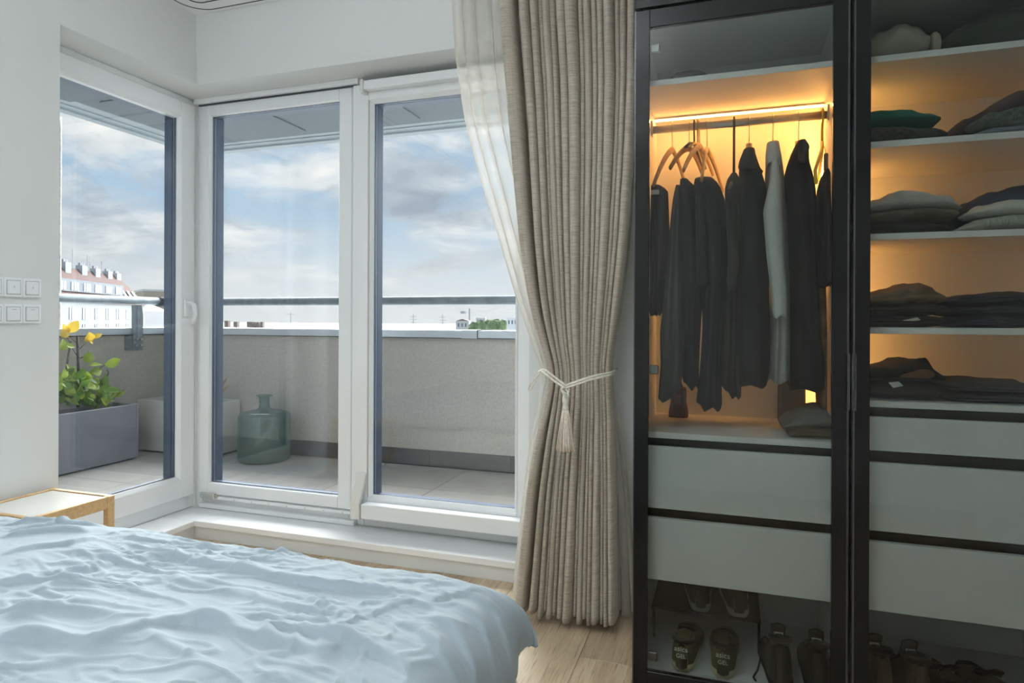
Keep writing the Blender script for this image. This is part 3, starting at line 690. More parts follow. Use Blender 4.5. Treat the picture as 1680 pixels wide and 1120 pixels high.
for k, (a, b, y_) in enumerate(((368, 374, 526), (383, 389, 527.5), (405, 414, 527.5), (416, 419, 528), (421, 424, 528), (427, 431, 527.5))):
    aa, b_ = hz(a, 300), hz(b, 300); z1 = zpx(y_, 300)
    tag(G().prism([(aa.x, aa.y, -16), (b_.x, b_.y, -16), (b_.x-3, b_.y+5, -16), (aa.x-3, aa.y+5, -16)], (0, 0, 16+z1)).done('far_roof', FARB), 'tiny dark far roof on the skyline in the middle window, %s' % ('leftmost', 'second from left', 'widest, third from left', 'narrow, fourth from left', 'narrow, fifth from left', 'rightmost')[k], 'building', 'far roofs in the middle window')
    
# ================================================================== NIGHTSTAND
ns = thing('nightstand', 'small bamboo nightstand with a pale glossy top beside the bed', 'nightstand', (-2.46, 1.75, 0))
nx0, nx1, ny0, ny1, nz = -2.635, -2.298, 1.585, 1.91, .45
for a in (nx0, nx1-.028):
    for b in (ny0, ny1-.028): bx('leg', BAMBOO, ns, a, a+.028, b, b+.028, 0, nz, bev=.002)
for a in (nx0, nx1-.024): bx('apron', BAMBOO, ns, a+.002, a+.022, ny0+.028, ny1-.028, nz-.048, nz, bev=.002)
for b in (ny0, ny1-.024): bx('apron', BAMBOO, ns, nx0+.028, nx1-.028, b+.002, b+.022, nz-.048, nz, bev=.002)
bx('top', TABLETOP, ns, nx0+.022, nx1-.022, ny0+.022, ny1-.022, nz-.016, nz-.004, bev=.002)
bx('shelf', BAMBOO, ns, nx0+.01, nx1-.01, ny0+.01, ny1-.01, .14, .155, bev=.002)

# ================================================================== BED
bd = thing('bed', 'low upholstered pale bed under the blue duvet', 'bed', (-1.5, .6, 0))
bx('side_rail', BEDBASE, bd, -2.60, -.495, 1.355, 1.40, .06, .33, bev=.008, seg=2)
bx('side_rail', BEDBASE, bd, -2.60, -.495, -.28, -.235, .06, .33, bev=.008, seg=2)
bx('foot_rail', BEDBASE, bd, -.494, -.45, -.28, 1.40, .06, .33, bev=.008, seg=2)
bx('headboard', BEDBASE, bd, -2.645, -2.60, -.28, 1.40, .06, .52, bev=.01, seg=2)
for a in (-2.55, -.56):
    for b in (-.2, 1.30): bx('leg', BLACKM, bd, a, a+.05, b, b+.05, 0, .06)
bx('slat_base', MATT, bd, -2.6, -.495, -.235, 1.355, .28, .32)
tag(bx('mattress', MATT, None, -2.595, -.485, -.25, 1.38, .32, .46, bev=.04, seg=3), 'white mattress under the blue duvet', 'mattress')
# duvet: cloth sheet draped over far side and foot, creased
DX0, DX1, DY0, DY1 = -2.60, -.437, -.33, 1.475
CREASES = [  # polylines over the frame, met with the bed top; (height, width)
    ([(210, 943), (262, 935), (300, 938), (350, 950), (420, 962), (470, 972), (540, 985), (640, 995), (700, 1002)], .016, .018),
    ([(170, 1008), (215, 985), (270, 975), (330, 985), (430, 1010), (520, 1030), (620, 1045)], .006, .02),
    ([(0, 940), (60, 925), (120, 918), (160, 905)], .012, .02),
    ([(0, 905), (50, 898), (110, 893), (150, 897)], .014, .018),
    ([(0, 878), (60, 872), (120, 880), (180, 882)], .014, .018),
    ([(10, 892), (70, 886), (130, 870)], .010, .012),
    ([(0, 990), (80, 975), (150, 960), (190, 948)], .010, .02),
    ([(0, 1045), (60, 1040), (120, 1030), (190, 1035)], .012, .022),
    ([(120, 1110), (200, 1080), (270, 1055), (340, 1048), (400, 1060)], .016, .022),
    ([(300, 1060), (340, 1048), (400, 1072), (470, 1085), (560, 1110)], .014, .02),
    ([(430, 1090), (440, 1062), (520, 1068), (610, 1095), (660, 1120)], .014, .018),
    ([(560, 1060), (600, 1040), (640, 1020), (700, 1010)], .006, .012),
    ([(0, 1090), (70, 1085), (140, 1095), (240, 1085)], .010, .02),
    ([(180, 905), (240, 915), (330, 918), (420, 915)], .008, .016),
    ([(230, 895), (300, 890), (400, 900), (480, 912), (520, 915)], .008, .014),
    ([(330, 930), (420, 925), (520, 930)], .006, .014),
    ([(700, 1015), (740, 1000), (790, 985)], .008, .02),
    ([(690, 1035), (740, 1050), (780, 1085), (800, 1118)], .012, .018),
    ([(640, 1045), (690, 1060), (720, 1085), (750, 1120)], .010, .018),
    ([(740, 1010), (790, 1030), (825, 1070), (835, 1110)], .010, .02),
    ([(760, 990), (820, 1010), (850, 1040)], .008, .02)]
CW = []
for pl, h, w in CREASES:
    q_ = [atz(a, b, .50).xy for a, b in pl]
    CW.append((q_, h, w, min(p.x for p in q_)-4*w, max(p.x for p in q_)+4*w, min(p.y for p in q_)-4*w, max(p.y for p in q_)+4*w))
def crease(x, y):
    z = 0
    for pl, h, w, xa, xb, ya, yb in CW:
        if x < xa or x > xb or y < ya or y > yb: continue
        best = 9; bt = 0; n = len(pl)
        for i in range(n-1):
            a, b = pl[i], pl[i+1]; dx, dy = b.x-a.x, b.y-a.y
            t = ((x-a.x)*dx+(y-a.y)*dy)/(dx*dx+dy*dy+1e-9); t = min(1, max(0, t))
            ex, ey = x-a.x-dx*t, y-a.y-dy*t; d2 = ex*ex+ey*ey
            if d2 < best: best = d2; bt = (i+t)/(n-1); sg = ey
        d = math.sqrt(best)
        if d < 4*w:
            fade = min(1, 5*bt, 5*(1-bt)); fade = max(0, fade)
            ww = w*(.55 if sg < 0 else 1.5)            # steep towards the viewer, gentle away
            z += 1.0*h*fade*math.exp(-(d/ww)**2)
    return z
def bend(p, edge, R, side=1):
    """flat distance p laid over an edge with radius R -> (position, drop)"""
    s = p-(edge-R)
    if s <= 0: return p, 0
    if s < R*PI/2: a = s/R; return edge-R+R*math.sin(a), -R*(1-math.cos(a))
    return edge, -R-(s-R*PI/2)
def duvet(u, v):
    p = DX0 + u*(DX1+.092-DX0); vq = v*.68/.22 if v < .22 else .68+(v-.22)*(DY1+.14-DY0-.68)/.78; q = DY0 + vq
    Rf = .12
    x, zx = bend(p, DX1+.012*noise.noise(Vector((q*2.3, 4, 0))), Rf); y, zy = bend(q, DY1+.012*noise.noise(Vector((p*3, 8, 0))), .10)
    # keep the corner from doubling its drop
    drop = -((-zx)**2.2 + (-zy)**2.2)**(1/2.2) if zx*zy else zx+zy
    drop = max(drop, -.155+.01*math.sin(p*9+q*7))
    top = .52 + .020*math.sin(1.3*(p+2.6))*math.exp(-((q-.9)/.9)**2) + .014*fbm((p*1.6, q*1.9, 3), 3)
    wx = p+.10*noise.noise(Vector((p*2, q*2, 9))); wy = q+.12*noise.noise(Vector((p*1.7, q*2.2, 5)))
    a = math.exp(-(noise.noise(Vector((wx*2.2+wy, wy*7.0-wx, 1)))/.07)**2)
    b = math.exp(-(noise.noise(Vector((wx*4.0+wy*2.5, wy*13.0-wx*2, 6)))/.065)**2)
    c = math.exp(-(noise.noise(Vector((wx*13+wy*9, wy*18-wx*11, 2)))/.09)**2)
    e = math.exp(-(noise.noise(Vector((wx*7-wy*4, wy*30+wx*3, 17)))/.09)**2)
    k = max(0, .35+.9*noise.noise(Vector((p*1.9, q*2.1, 12)))); k2 = max(0, .3+1.0*noise.noise(Vector((p*2.6, q*3.1, 31)))); k3 = max(0, .45+.8*noise.noise(Vector((p*3.1, q*2.7, 44))))
    w = .006 + .012*a*k3 + .0095*b*k + .007*c*k2 + .0065*e*k3 + .006*noise.noise(Vector((p*5, q*9, 3)))
    cr_ = crease(x, y) if drop > -.12 else 0
    z = top + drop + (w-.006) + cr_
    if drop < -.06:
        f = min(1, (-drop-.06)/.12)
        x += f*.018*math.sin(q*26+2*noise.noise(Vector((q*4, 1, 1))))*(1 if zx < -.05 else 0); y += f*.012*math.sin(p*22)*(1 if zy < -.05 else 0)
    return (x, y, z)
dv = G().grid(420, 330, duvet).done('duvet', DUVET, smooth=True, solid=.004)
tag(dv, 'rumpled light blue cotton duvet spread over the bed', 'duvet')

# ================================================================== CURTAINS
def edge_tab(pts, Y):
    t = sorted((aty(a, b, Y).z, aty(a, b, Y).x) for b, a in pts); return t
def curtain_obj(name, left, right, Yt, Yb, zb, N, amp, mtl, label, seed, solid, nu=620, nv=120, pinch=(.93, .30), widths=None):
    rnd = random.Random(seed)
    Yc = lambda z: Yb+(Yt-Yb)*(z/ZC)
    tl, tr = edge_tab(left, (Yt+Yb)/2-.03), edge_tab(right, (Yt+Yb)/2-.03)
    # irregular pleats: widths and depths differ
    w = widths or [rnd.uniform(.55, 1.6) for _ in range(N)]; N = len(w); s = sum(w); cum = [0]
    for a in w: cum.append(cum[-1]+a/s)
    dep = [rnd.uniform(.5, 1.0) for _ in range(N)]
    if widths: dep = [min(1, .45+.5*a/18*rnd.uniform(.8, 1.2)) for a in w]; dep[1] = .12
    skew = [rnd.uniform(-.25, .25) for _ in range(N)]
    def f(u, v):
        z = zb + v*(ZC-.008-zb)
        i = 0
        while i < N-1 and u > cum[i+1]: i += 1
        t = (u-cum[i])/(cum[i+1]-cum[i])
        dr = .18*noise.noise(Vector((i*3.1, z*.9, seed)))
        tt = min(1, max(0, t+skew[i]*t*(1-t)*2 + dr*t*(1-t)*2))
        ridge = math.sin(PI*tt)**.5
        xl, xr = smooth_tab(tl, z, .05), smooth_tab(tr, z, .05)
        g_ = math.exp(-((z-pinch[0])/.22)**2)
        a = amp*dep[i]*(1-.42*g_)*(1+.25*max(0, (.9-z)/.9))*(.55+.45*min(1, (ZC-z)/.25))
        x = xl + (xr-xl)*(u - .15*(cum[i+1]-cum[i])*math.sin(2*PI*tt))
        y = Yc(z) - a*ridge + .5*amp - .05*g_*0 + .012*fbm((u*9, z*1.6, seed), 2)
        # bundle is round where it is tied
        y += .055*g_*((2*u-1)**2) - .02*g_
        zz = z
        if v < .04 : zz = z + .012*math.sin(i*2.7+seed)*(1-v/.04)
        return (x, y, zz)
    o = G().grid(nu, nv, f).done(name, mtl, None, smooth=True, solid=solid)
    return o
main_l = [(0, 812), (150, 827), (300, 840), (400, 850), (500, 866), (560, 880), (610, 896), (640, 893), (700, 882), (800, 867), (900, 858), (985, 851)]
main_r = [(0, 1042), (120, 1042), (250, 1036), (400, 1025), (500, 1013), (560, 1004), (608, 996), (640, 998), (700, 1004), (800, 1009), (900, 1011), (1040, 1014)]
lc = curtain_obj('linen_curtain', main_l, main_r, 2.46, 2.37, .035, 17, .085, LINEN, '', 3, .003, nu=760, widths=[30, 11, 18, 15, 9, 15, 12, 17, 23, 10, 15, 11, 13, 20, 10, 13, 17])
tag(lc, 'heavy beige linen curtain gathered by a tasselled cord', 'curtain')
sh_l = [(0, 733), (100, 742), (200, 757), (300, 786), (400, 817), (500, 847), (560, 867), (608, 884), (640, 884), (700, 873), (800, 859), (900, 849), (980, 843)]
sh_r = [(0, 1046), (250, 1040), (400, 1030), (500, 1018), (608, 1000), (650, 1006), (700, 1016), (800, 1030), (900, 1038), (1020, 1045)]
sc_ = curtain_obj('sheer_curtain', sh_l, sh_r, 2.57, 2.50, .02, 16, .05, SHEER, '', 11, 0)
tag(sc_, 'thin white sheer curtain hanging behind the linen curtain', 'curtain')
# sheer hem band: a doubled fold at the foot
# tieback
YT = 2.275
tb = thing('curtain_tieback', 'cream cord tieback with a hanging tassel round the linen curtain', 'tieback', tuple(aty(930, 625, YT)))
def cord(pts, r, nm='cord'):
    P_ = [aty(a, b, Y) for a, b, Y in pts]; Q = []
    for i in range(len(P_)-1):
        p0, p1, p2, p3 = P_[max(i-1, 0)], P_[i], P_[i+1], P_[min(i+2, len(P_)-1)]
        for k in range(6):
            t = k/6; Q.append(.5*((2*p1)+(p2-p0)*t+(2*p0-5*p1+4*p2-p3)*t*t+(3*p1-p0-3*p2+p3)*t**3))
    Q.append(P_[-1])
    return G().tube(Q, [r*(1+.12*math.sin(i*2.1)) for i in range(len(Q))], 8).done(nm, COTTON, tb, smooth=True)
cord([(884, 612, 2.42), (888, 608, 2.34), (895, 613, 2.29), (910, 625, YT-.01), (925, 634, YT-.015)], .0042)
cord([(884, 609, 2.42), (890, 606, 2.33), (898, 609, 2.285), (912, 620, YT-.012), (927, 631, YT-.02)], .0042)
cord([(927, 632, YT-.02), (945, 626, YT-.015), (965, 619, YT-.01), (985, 614, 2.30), (999, 612, 2.36), (1008, 608, 2.50), (1010, 607, 2.62)], .0042)
cord([(927, 636, YT-.02), (947, 630, YT-.015), (967, 623, YT-.01), (987, 618, 2.30), (1000, 615, 2.36), (1008, 611, 2.50), (1010, 609, 2.62)], .0042)
cord([(886, 612, 2.34), (878, 620, 2.32), (869, 632, 2.32), (867, 639, 2.32), (871, 638, 2.32), (878, 626, 2.33), (888, 614, 2.34)], .0032, 'loop')
tc_ = aty(928, 640, YT-.02)
kn = G()
for k in range(3):
    kn.tube([tc_+Vector((.013*math.cos(a+k), -.004*k+.008*math.sin(2*a), .012*math.sin(a)-.006*k)) for a in [2*PI*i/18 for i in range(19)]], .0042, 7)
kn.done('knot', COTTON, tb, smooth=True)
t0 = aty(928, 651, YT-.02); bot = aty(930, 741, YT-.02)
H_ = t0.z-bot.z
G().lathe((t0.x, t0.y, bot.z), [(.002, H_+.012), (.008, H_+.010), (.0125, H_), (.013, H_-.012), (.0095, H_-.022), (.0085, H_-.03), (.011, H_-.034), (.011, H_-.044), (.0095, H_-.046)], 16).done('tassel_head', COTTON, tb, smooth=True)
g = G()
rr = random.Random(5)
for k in range(90):
    a = rr.uniform(0, 2*PI); q = math.sqrt(rr.random()); e0 = .0095*q; e1 = .034*q*rr.uniform(.85, 1.1)
    ex = rr.uniform(-.002, .002)
    pts = []
    for i in range(6):
        t = i/5; r_ = e0+(e1-e0)*t**.8
        pts.append((t0.x+r_*math.cos(a)+ex*t, t0.y+r_*math.sin(a)*.7, bot.z+(H_-.044)*(1-t)+(rr.uniform(0, .006) if i == 5 else 0)))
    g.tube(pts, .0021, 5)
o = g.done('tassel_skirt', mat('tassel_thread', (.78, .68, .58), .85, var=(120, .15)), tb, smooth=True)
# hook on the wall
hk = aty(1009, 607, YW)
G().tube([(hk.x, YW, hk.z), (hk.x, YW-.05, hk.z), (hk.x+.012, YW-.07, hk.z+.004), (hk.x+.02, YW-.06, hk.z+.012)], .003, 7).done('tieback_hook', CHROME, smooth=True)
tag(bpy.data.objects['tieback_hook'], 'small metal hook on the wall holding the tieback cord', 'hook')
# ================================================================== WARDROBE
WX0, WXM, WX1 = -.268, .328, .924
YDF, YC0, YBK = 1.978, 2.003, 2.47           # door front, carcass front, back panel
LEDM = emit('warm_led', (1.0, .41, .10), 18.0*LED_W)
LEDS = emit('warm_led_side', (1.0, .42, .10), 20.0*LED_W)
def cloth(name, col, rough=.9, v=(30, .07), b=(260, .05), **k): return mat(name, col, rough, var=v, bump=b, sheen=.02, spec=.15, **k)
def unit(name, label, x0, x1, shelves, drawers, hang):
    t = thing(name, label, 'wardrobe', ((x0+x1)/2, 2.2, 0), 'wardrobe units')
    th = .018
    bx('side_panel', MELA, t, x0, x0+th, YC0, YBK, .03, 2.10); bx('side_panel', MELA, t, x1-th, x1, YC0, YBK, .03, 2.10)
    bx('back_panel', MELA, t, x0+th, x1-th, YBK-.008, YBK, .03, 2.10)
    bx('top_panel', MELA, t, x0+th, x1-th, YC0, YBK-.008, 2.082, 2.10)
    bx('bottom_panel', MELA, t, x0+th, x1-th, YC0+.02, YBK-.008, .062, .08, bev=.001)
    bx('plinth', BLACKM, t, x0+th, x1-th, YC0+.03, YC0+.045, .0, .062)
    for z in shelves: bx('shelf', MELA, t, x0+th, x1-th, YC0+.027, YBK-.008, z-th, z, bev=.0008)
    for za, zb in drawers:
        d = bx('drawer', MELA, t, x0+th+.003, x1-th-.003, YC0+.016, YC0+.034, za, zb, bev=.001)
        bx('drawer_box', RECESS_SHADE, d, x0+th+.012, x1-th-.012, YC0+.075, YBK-.03, za+.012, zb-.004)  # dark colour stands for the shade behind the drawer fronts
        bx('finger_rail', BLACKM, d, x0+th+.001, x1-th-.001, YC0+.06, YC0+.072, zb-.006, zb+.034)  # black strip in the finger groove, also painting the recess dark as shade
    return t
ul = unit('wardrobe', 'black framed glass wardrobe unit with lit hanging rail, nearest the curtain', WX0, WXM, (1.898, .804), ((.571, .762), (.35, .541)), True)
ur = unit('wardrobe', 'black framed glass wardrobe unit with lit shelves of folded clothes', WXM+.004, WX1, (1.896, 1.656, 1.397, 1.134, .928), ((.79, .884), (.566, .756), (.343, .535)), False)
# rail and light in the hanging unit
ZRL, YRL = 1.815, 2.275
g = G(); g.tube([(WX0+.018, YRL, ZRL), (WXM-.018, YRL, ZRL)], .0135, 16, flat=(1, .55)); g.done('clothes_rail', STEEL, ul, smooth=True)
for xx in (WX0+.018, WXM-.024): G().box(xx, xx+.006, YRL-.014, YRL+.014, ZRL-.022, ZRL+.03, bev=.001).done('rail_bracket', STEEL, ul)
G().box(WX0+.02, WXM-.02, 2.352, 2.372, 1.874, 1.880).done('light_profile', STEEL, ul)
G().box(WX0+.022, WXM-.022, 2.356, 2.368, 1.8705, 1.8738).done('light_strip', LEDM, ul)
G().box(WXM-.0215, WXM-.0185, 2.405, 2.415, .82, 1.85).done('light_strip', LEDS, ul)
zz = (.932, 1.112, 1.138, 1.375, 1.401, 1.634, 1.66, 1.874)
for a, b in zip(zz[0::2], zz[1::2]):
    G().box(WXM+.0225, WXM+.0255, 2.335, 2.345, a+.01, b-.004).done('light_strip', LEDS, ur)
def door(par, x0, x1, hinge_left):
    d = G()
    fw, z0, z1 = .044, .04, 2.096
    d.box(x0, x0+fw, YDF, YDF+.02, z0, z1, bev=.001); d.box(x1-fw, x1, YDF, YDF+.02, z0, z1, bev=.001)
    d.box(x0+fw, x1-fw, YDF, YDF+.02, z1-.054, z1, bev=.001); d.box(x0+fw, x1-fw, YDF, YDF+.02, z0, z0+.044, bev=.001)
    o = d.done('door', BLACK, par)
    G().box(x0+fw-.004, x1-fw+.004, YDF+.002, YDF+.006, z0+.04, z1-.05).done('door_glass', TINT, o)
    e = G()
    xe = x1 if hinge_left else x0
    e.box(*( (xe-.0065, xe-.0025) if hinge_left else (xe+.0025, xe+.0065)), YDF-.0012, YDF+.001, z0, z1); e.done('edge_profile', EDGE, o)
    xo = x0 if hinge_left else x1
    e = G().box(xo-.0005 if hinge_left else xo-.0025, xo+.0025 if hinge_left else xo+.0005, YDF-.0012, YDF+.001, z0, z1).done('edge_profile', EDGE, o)
    hz0, hz1 = .905, 1.06
    h = G()
    if hinge_left: h.box(xe-.008, xe-.0055, YDF-.016, YDF, hz0, hz1); h.box(xe-.008, xe+.001, YDF-.002, YDF, hz0, hz1)
    else: h.box(xe+.0055, xe+.008, YDF-.016, YDF, hz0, hz1); h.box(xe-.001, xe+.008, YDF-.002, YDF, hz0, hz1)
    h.done('handle', EDGE, o)
    xs = x0+fw if hinge_left else x1-fw-.028
    for zz in (1.985, 1.00, .12):
        hh = G().box(xs, xs+.028, YDF+.021, YDF+.032, zz-.014, zz+.014, bev=.003).done('hinge', mat('dull_hinge', (.25, .25, .24), .4, metal=.8), o)
    return o
door(ul, WX0, WXM-.003, True); door(ur, WXM+.003, WX1, False)
uc = thing('upper_cabinet', 'matt black upper cabinet panel above the glass wardrobe doors', 'cabinet', (.33, 2.2, 2.106))
bx('front_panel', BLACK, uc, WX0, WX1, YDF, YDF+.02, 2.104, 2.735, bev=.001); bx('body', BLACKM, uc, WX0, WX1, YC0, YBK, 2.104, 2.735)
sf_ = struct(bx('wall_filler', PAINT, None, WX1+.004, XR, 1.99, YW, 0, ZC), 'white filler wall right of the wardrobe', 'wall')

# ------------------------------------------------------------------ hangers
WOOD = mat('beech_hanger', (.60, .38, .17), .4, var=(18, .15), stretch=(1, 1, 6))
DWOOD = mat('dark_hanger', (.14, .09, .05), .4)
YEL = mat('yellow_plastic', (.85, .58, .02), .35)
def hook(g, X, zneck, r=.0016, y0=None):
    y0 = YRL if y0 is None else y0
    R = .0165; pts = [(X, y0+R*math.cos(a), ZRL+.004+R*math.sin(a)) for a in [(-.35+1.35*i/12)*PI for i in range(13)]][::1]
    pts = [(X, y0+R*math.cos(a), ZRL+.003+R*math.sin(a)) for a in [(-.15+1.2*i/14)*PI for i in range(15)]]
    pts += [(X, y0-R*.8, ZRL-.022), (X, y0-.003, ZRL-.034), (X, y0, ZRL-.045), (X, y0, zneck)]
    g.tube(pts, r, 7)
def wood_hanger(px, pyn, near, far, label, arms=True, drop=.085, m=None):
    n = aty(px, pyn, YRL); t = thing('clothes_hanger', label, 'hanger', (n.x, YRL, n.z), 'hangers on the wardrobe rail')
    g = G(); hook(g, n.x, n.z-.01); g.done('hook', CHROME, t, smooth=True)
    for (dx, dy, dz) in ((near, far) if arms else ((0, -.02, .05), (0, .02, .05))):
        P_ = []; rs = []
        for i in range(11):
            s = i/10
            P_.append((n.x+dx*s, YRL+dy*s, n.z-.012 + (.008*math.sin(s*3.1) - (dz-.012)*(s**1.2) if arms else -.05*s))); rs.append(.0105*(1-.3*s) if arms else .009)
        g = G(); g.tube(P_, rs, 10, flat=(1.15, .62)); g.done('arm', m or WOOD, t, smooth=True)
    return t
def dirn(px, py, Y, pxn, pyn): e = aty(px, py, Y); n = aty(pxn, pyn, YRL); return (e.x-n.x, Y-YRL, n.z-e.z)
wood_hanger(1103, 240, dirn(1072, 304, 2.12, 1103, 240), (.03, .15, .09), 'pale wooden hanger at the left end of the rail, nearest the curtain', drop=.085)
wood_hanger(1131, 237, dirn(1099, 276, 2.13, 1131, 237), (.04, .15, .08), 'wooden hanger with upturned arm, second from the left end of the rail', drop=.035)
wood_hanger(1148, 234, dirn(1121, 280, 2.12, 1148, 234), (.04, .15, .08), 'wooden hanger with notched arm, in the crowded group left of the gap', drop=.04)
wood_hanger(1160, 240, dirn(1151, 296, 2.13, 1160, 240), dirn(1186, 314, 2.42, 1160, 240), 'wooden hanger spread like an A, right end of the crowded group', drop=.10)
for px, lab, m in ((1139, 'dark plastic hanger with a wavy hook in the crowded group', DWOOD), (1145, 'gold coloured wavy hanger hook in the crowded group', mat('gold_wire', (.75, .5, .15), .3, metal=.8))):
    n = aty(px, 236, YRL); t = thing('clothes_hanger', lab, 'hanger', (n.x, YRL, n.z), 'hangers on the wardrobe rail')
    g = G(); hook(g, n.x, n.z, .0032, YRL-.002); g.done('hook', m, t, smooth=True)
    g = G(); g.tube([(n.x-.02, YRL-.16, n.z-.05), (n.x-.01, YRL-.09, n.z-.02), (n.x, YRL, n.z), (n.x+.01, YRL+.09, n.z-.02), (n.x+.02, YRL+.16, n.z-.05)], .005, 8); g.done('arm', m, t, smooth=True)
n = aty(1204, 290, YRL)
t = thing('clothes_hanger', 'flat dark strap hanger with long loop hook above the grey knit', 'hanger', (n.x, YRL, n.z), 'hangers on the wardrobe rail')
g = G()
pts = [(n.x, YRL+.015, ZRL+.0), (n.x, YRL+.013, ZRL+.014), (n.x, YRL, ZRL+.019), (n.x, YRL-.013, ZRL+.014), (n.x, YRL-.016, ZRL), (n.x, YRL-.014, ZRL-.06), (n.x, YRL-.008, n.z-.02)]
g.tube(pts, .0042, 8); g.done('strap', mat('dark_wire', (.12, .085, .05), .35, metal=.6), t, smooth=True)
G().tube([(n.x-.015, YRL-.17, n.z-.07), (n.x-.004, YRL-.06, n.z-.025), (n.x, YRL, n.z-.012), (n.x+.004, YRL+.06, n.z-.025), (n.x+.015, YRL+.16, n.z-.07)], .006, 8).done('arm', DWOOD, t, smooth=True)
wood_hanger(1229, 230, 0, 0, 'wooden hanger neck holding the charcoal collared jacket', arms=False)
wood_hanger(1268, 230, 0, 0, 'wooden hanger neck holding the white shirt', arms=False)
wood_hanger(1310, 226, 0, 0, 'wooden hanger neck holding the black jacket', arms=False)
n = aty(1349, 210, YRL)
t = thing('clothes_hanger', 'bright yellow plastic hanger near the right end of the rail', 'hanger', (n.x, YRL, n.z), 'hangers on the wardrobe rail')
g = G(); hook(g, n.x, n.z-.05, .0042); g.done('hook', YEL, t, smooth=True)
ne = aty(1339, 300, 2.10)
G().tube([(n.x, YRL, n.z-.045), (n.x-.003, YRL-.03, n.z-.07), (ne.x+.004, 2.16, ne.z+.05), (ne.x, 2.10, ne.z)], .005, 8).done('arm', YEL, t, smooth=True)
G().tube([(n.x, YRL, n.z-.045), (n.x+.004, YRL+.04, n.z-.07), (n.x+.008, 2.41, n.z-.14)], .005, 8).done('arm', YEL, t, smooth=True)
n2 = aty(1355, 262, 2.2)
t = thing('clip_hanger', 'dark clip hanging on a thin wire below the yellow hanger', 'hanger', (n2.x, 2.2, n2.z))
G().tube([(n.x+.006, YRL, n.z-.06), (n2.x, 2.2, n2.z+.02)], .0018, 6).done('wire', CHROME, t)
G().box(n2.x-.006, n2.x+.006, 2.192, 2.208, n2.z-.035, n2.z+.02, bev=.003).done('clip', DWOOD, t)

# ------------------------------------------------------------------ hanging clothes
def garment(name, label, cat, prof, m, Y=2.24, b=.16, fold=.07, kf=5, seed=1, parent=None, group='clothes on the wardrobe rail', sq=2.4, topb=.35):
    """prof: (row, left column, right column) outline at depth Y; body is a folded tube of cloth b deep"""
    pts = [(aty((a+c_)/2, r_, Y).z, aty(a, r_, Y).x, aty(c_, r_, Y).x) for r_, a, c_ in prof]
    b *= .74
    pts.sort(); lo_, hi_ = pts[0][0], pts[-1][0]; tl = [(p[0], p[1]) for p in pts]; tr = [(p[0], p[2]) for p in pts]
    n, nz_ = 48, 44; rs = []
    for i in range(nz_):
        s = i/(nz_-1); z = lo_+(hi_-lo_)*s
        xl, xr = smooth_tab(tl, z, .008), smooth_tab(tr, z, .008); xl = max(xl, WX0+.026); xr = min(xr, WXM-.024); xc, hw = (xl+xr)/2, max(.003, (xr-xl)/2)
        d = (hi_-z); bb = b*min(1, topb+(1-topb)*min(1, d/.16)**.7)
        ring = []
        for j in range(n):
            a = 2*PI*j/n; ca, sa = math.cos(a), math.sin(a)
            ex = math.copysign(abs(ca)**(2/sq), ca); ey = math.copysign(abs(sa)**(2/sq), sa)
            k = fold*min(1, d/.12)*(.5+.5*(1-s))
            rip = 1+k*math.sin(kf*a+seed+2.2*noise.noise(Vector((seed, z*2.2, a*.3))))+.5*k*math.sin((2*kf+1)*a+seed*2+z*2)
            zj = z + (.008*math.sin(kf*a+seed) if i == 0 else 0)
            ring.append((xc+hw*ex*(1+.4*(rip-1)), Y+bb*ey*rip, zj))
        rs.append(ring)
    o = G().rings(rs).done(name, m, parent, smooth=True)
    if parent is None: tag(o, label, cat, group)
    return o
CH = cloth('charcoal_wool', (.022, .023, .024)); NAVY = cloth('navy_cloth', (.018, .020, .029)); GREYG = cloth('grey_green_cotton', (.085, .092, .086))
KNIT = cloth('grey_knit', (.052, .052, .047)); BLK = cloth('black_cloth', (.006, .006, .0065)); SHIRT = cloth('white_shirt_cloth', (.62, .64, .62), v=(20, .04), b=(300, .1)); TAN = cloth('tan_print', (.30, .20, .11), v=(14, .55))
g1 = garment('trousers', 'dark grey trousers with a small tag on the leftmost hanger', 'trousers', [(306, 1069, 1082), (312, 1062, 1096), (420, 1060, 1098), (515, 1060, 1086)], CH, 2.20, .14, seed=1)
G().box(*(lambda p: (p.x-.012, p.x+.012, 2.045, 2.049, p.z-.006, p.z+.008))(aty(1075, 316, 2.05))).done('tag', cloth('tag_cloth', (.5, .47, .4)), g1)
garment('long_shirt', 'light grey green long shirt hanging third from the left', 'shirt', [(306, 1109, 1116), (330, 1104, 1119), (420, 1096, 1120), (500, 1088, 1120), (545, 1083, 1121), (600, 1084, 1122), (640, 1081, 1116), (652, 1082, 1098)], GREYG, 2.18, .12, .14, 4, seed=4)
g3 = garment('trousers', 'long black navy trousers in front of the dark coat', 'trousers', [(296, 1116, 1128), (312, 1115, 1146), (400, 1117, 1152), (500, 1119, 1152), (560, 1120, 1148), (624, 1121, 1146), (632, 1133, 1147)], NAVY, 2.20, .15, .08, 4, seed=6)
g4 = garment('long_coat', 'dark navy long coat with flared hem in the crowded group', 'coat', [(294, 1140, 1168), (304, 1138, 1180), (330, 1140, 1189), (420, 1148, 1200), (470, 1152, 1196), (540, 1153, 1186), (610, 1149, 1183), (660, 1143, 1184), (665, 1150, 1184)], cloth('ink_cloth', (.025, .028, .037)), 2.22, .16, .10, 5, seed=9)
garment('sleeve', '', '', [(300, 1141, 1150), (360, 1141, 1156), (420, 1142, 1161), (470, 1144, 1165)], cloth('ink_cloth', (.025, .028, .037)), 2.10, .05, .05, 3, seed=3, parent=g4)
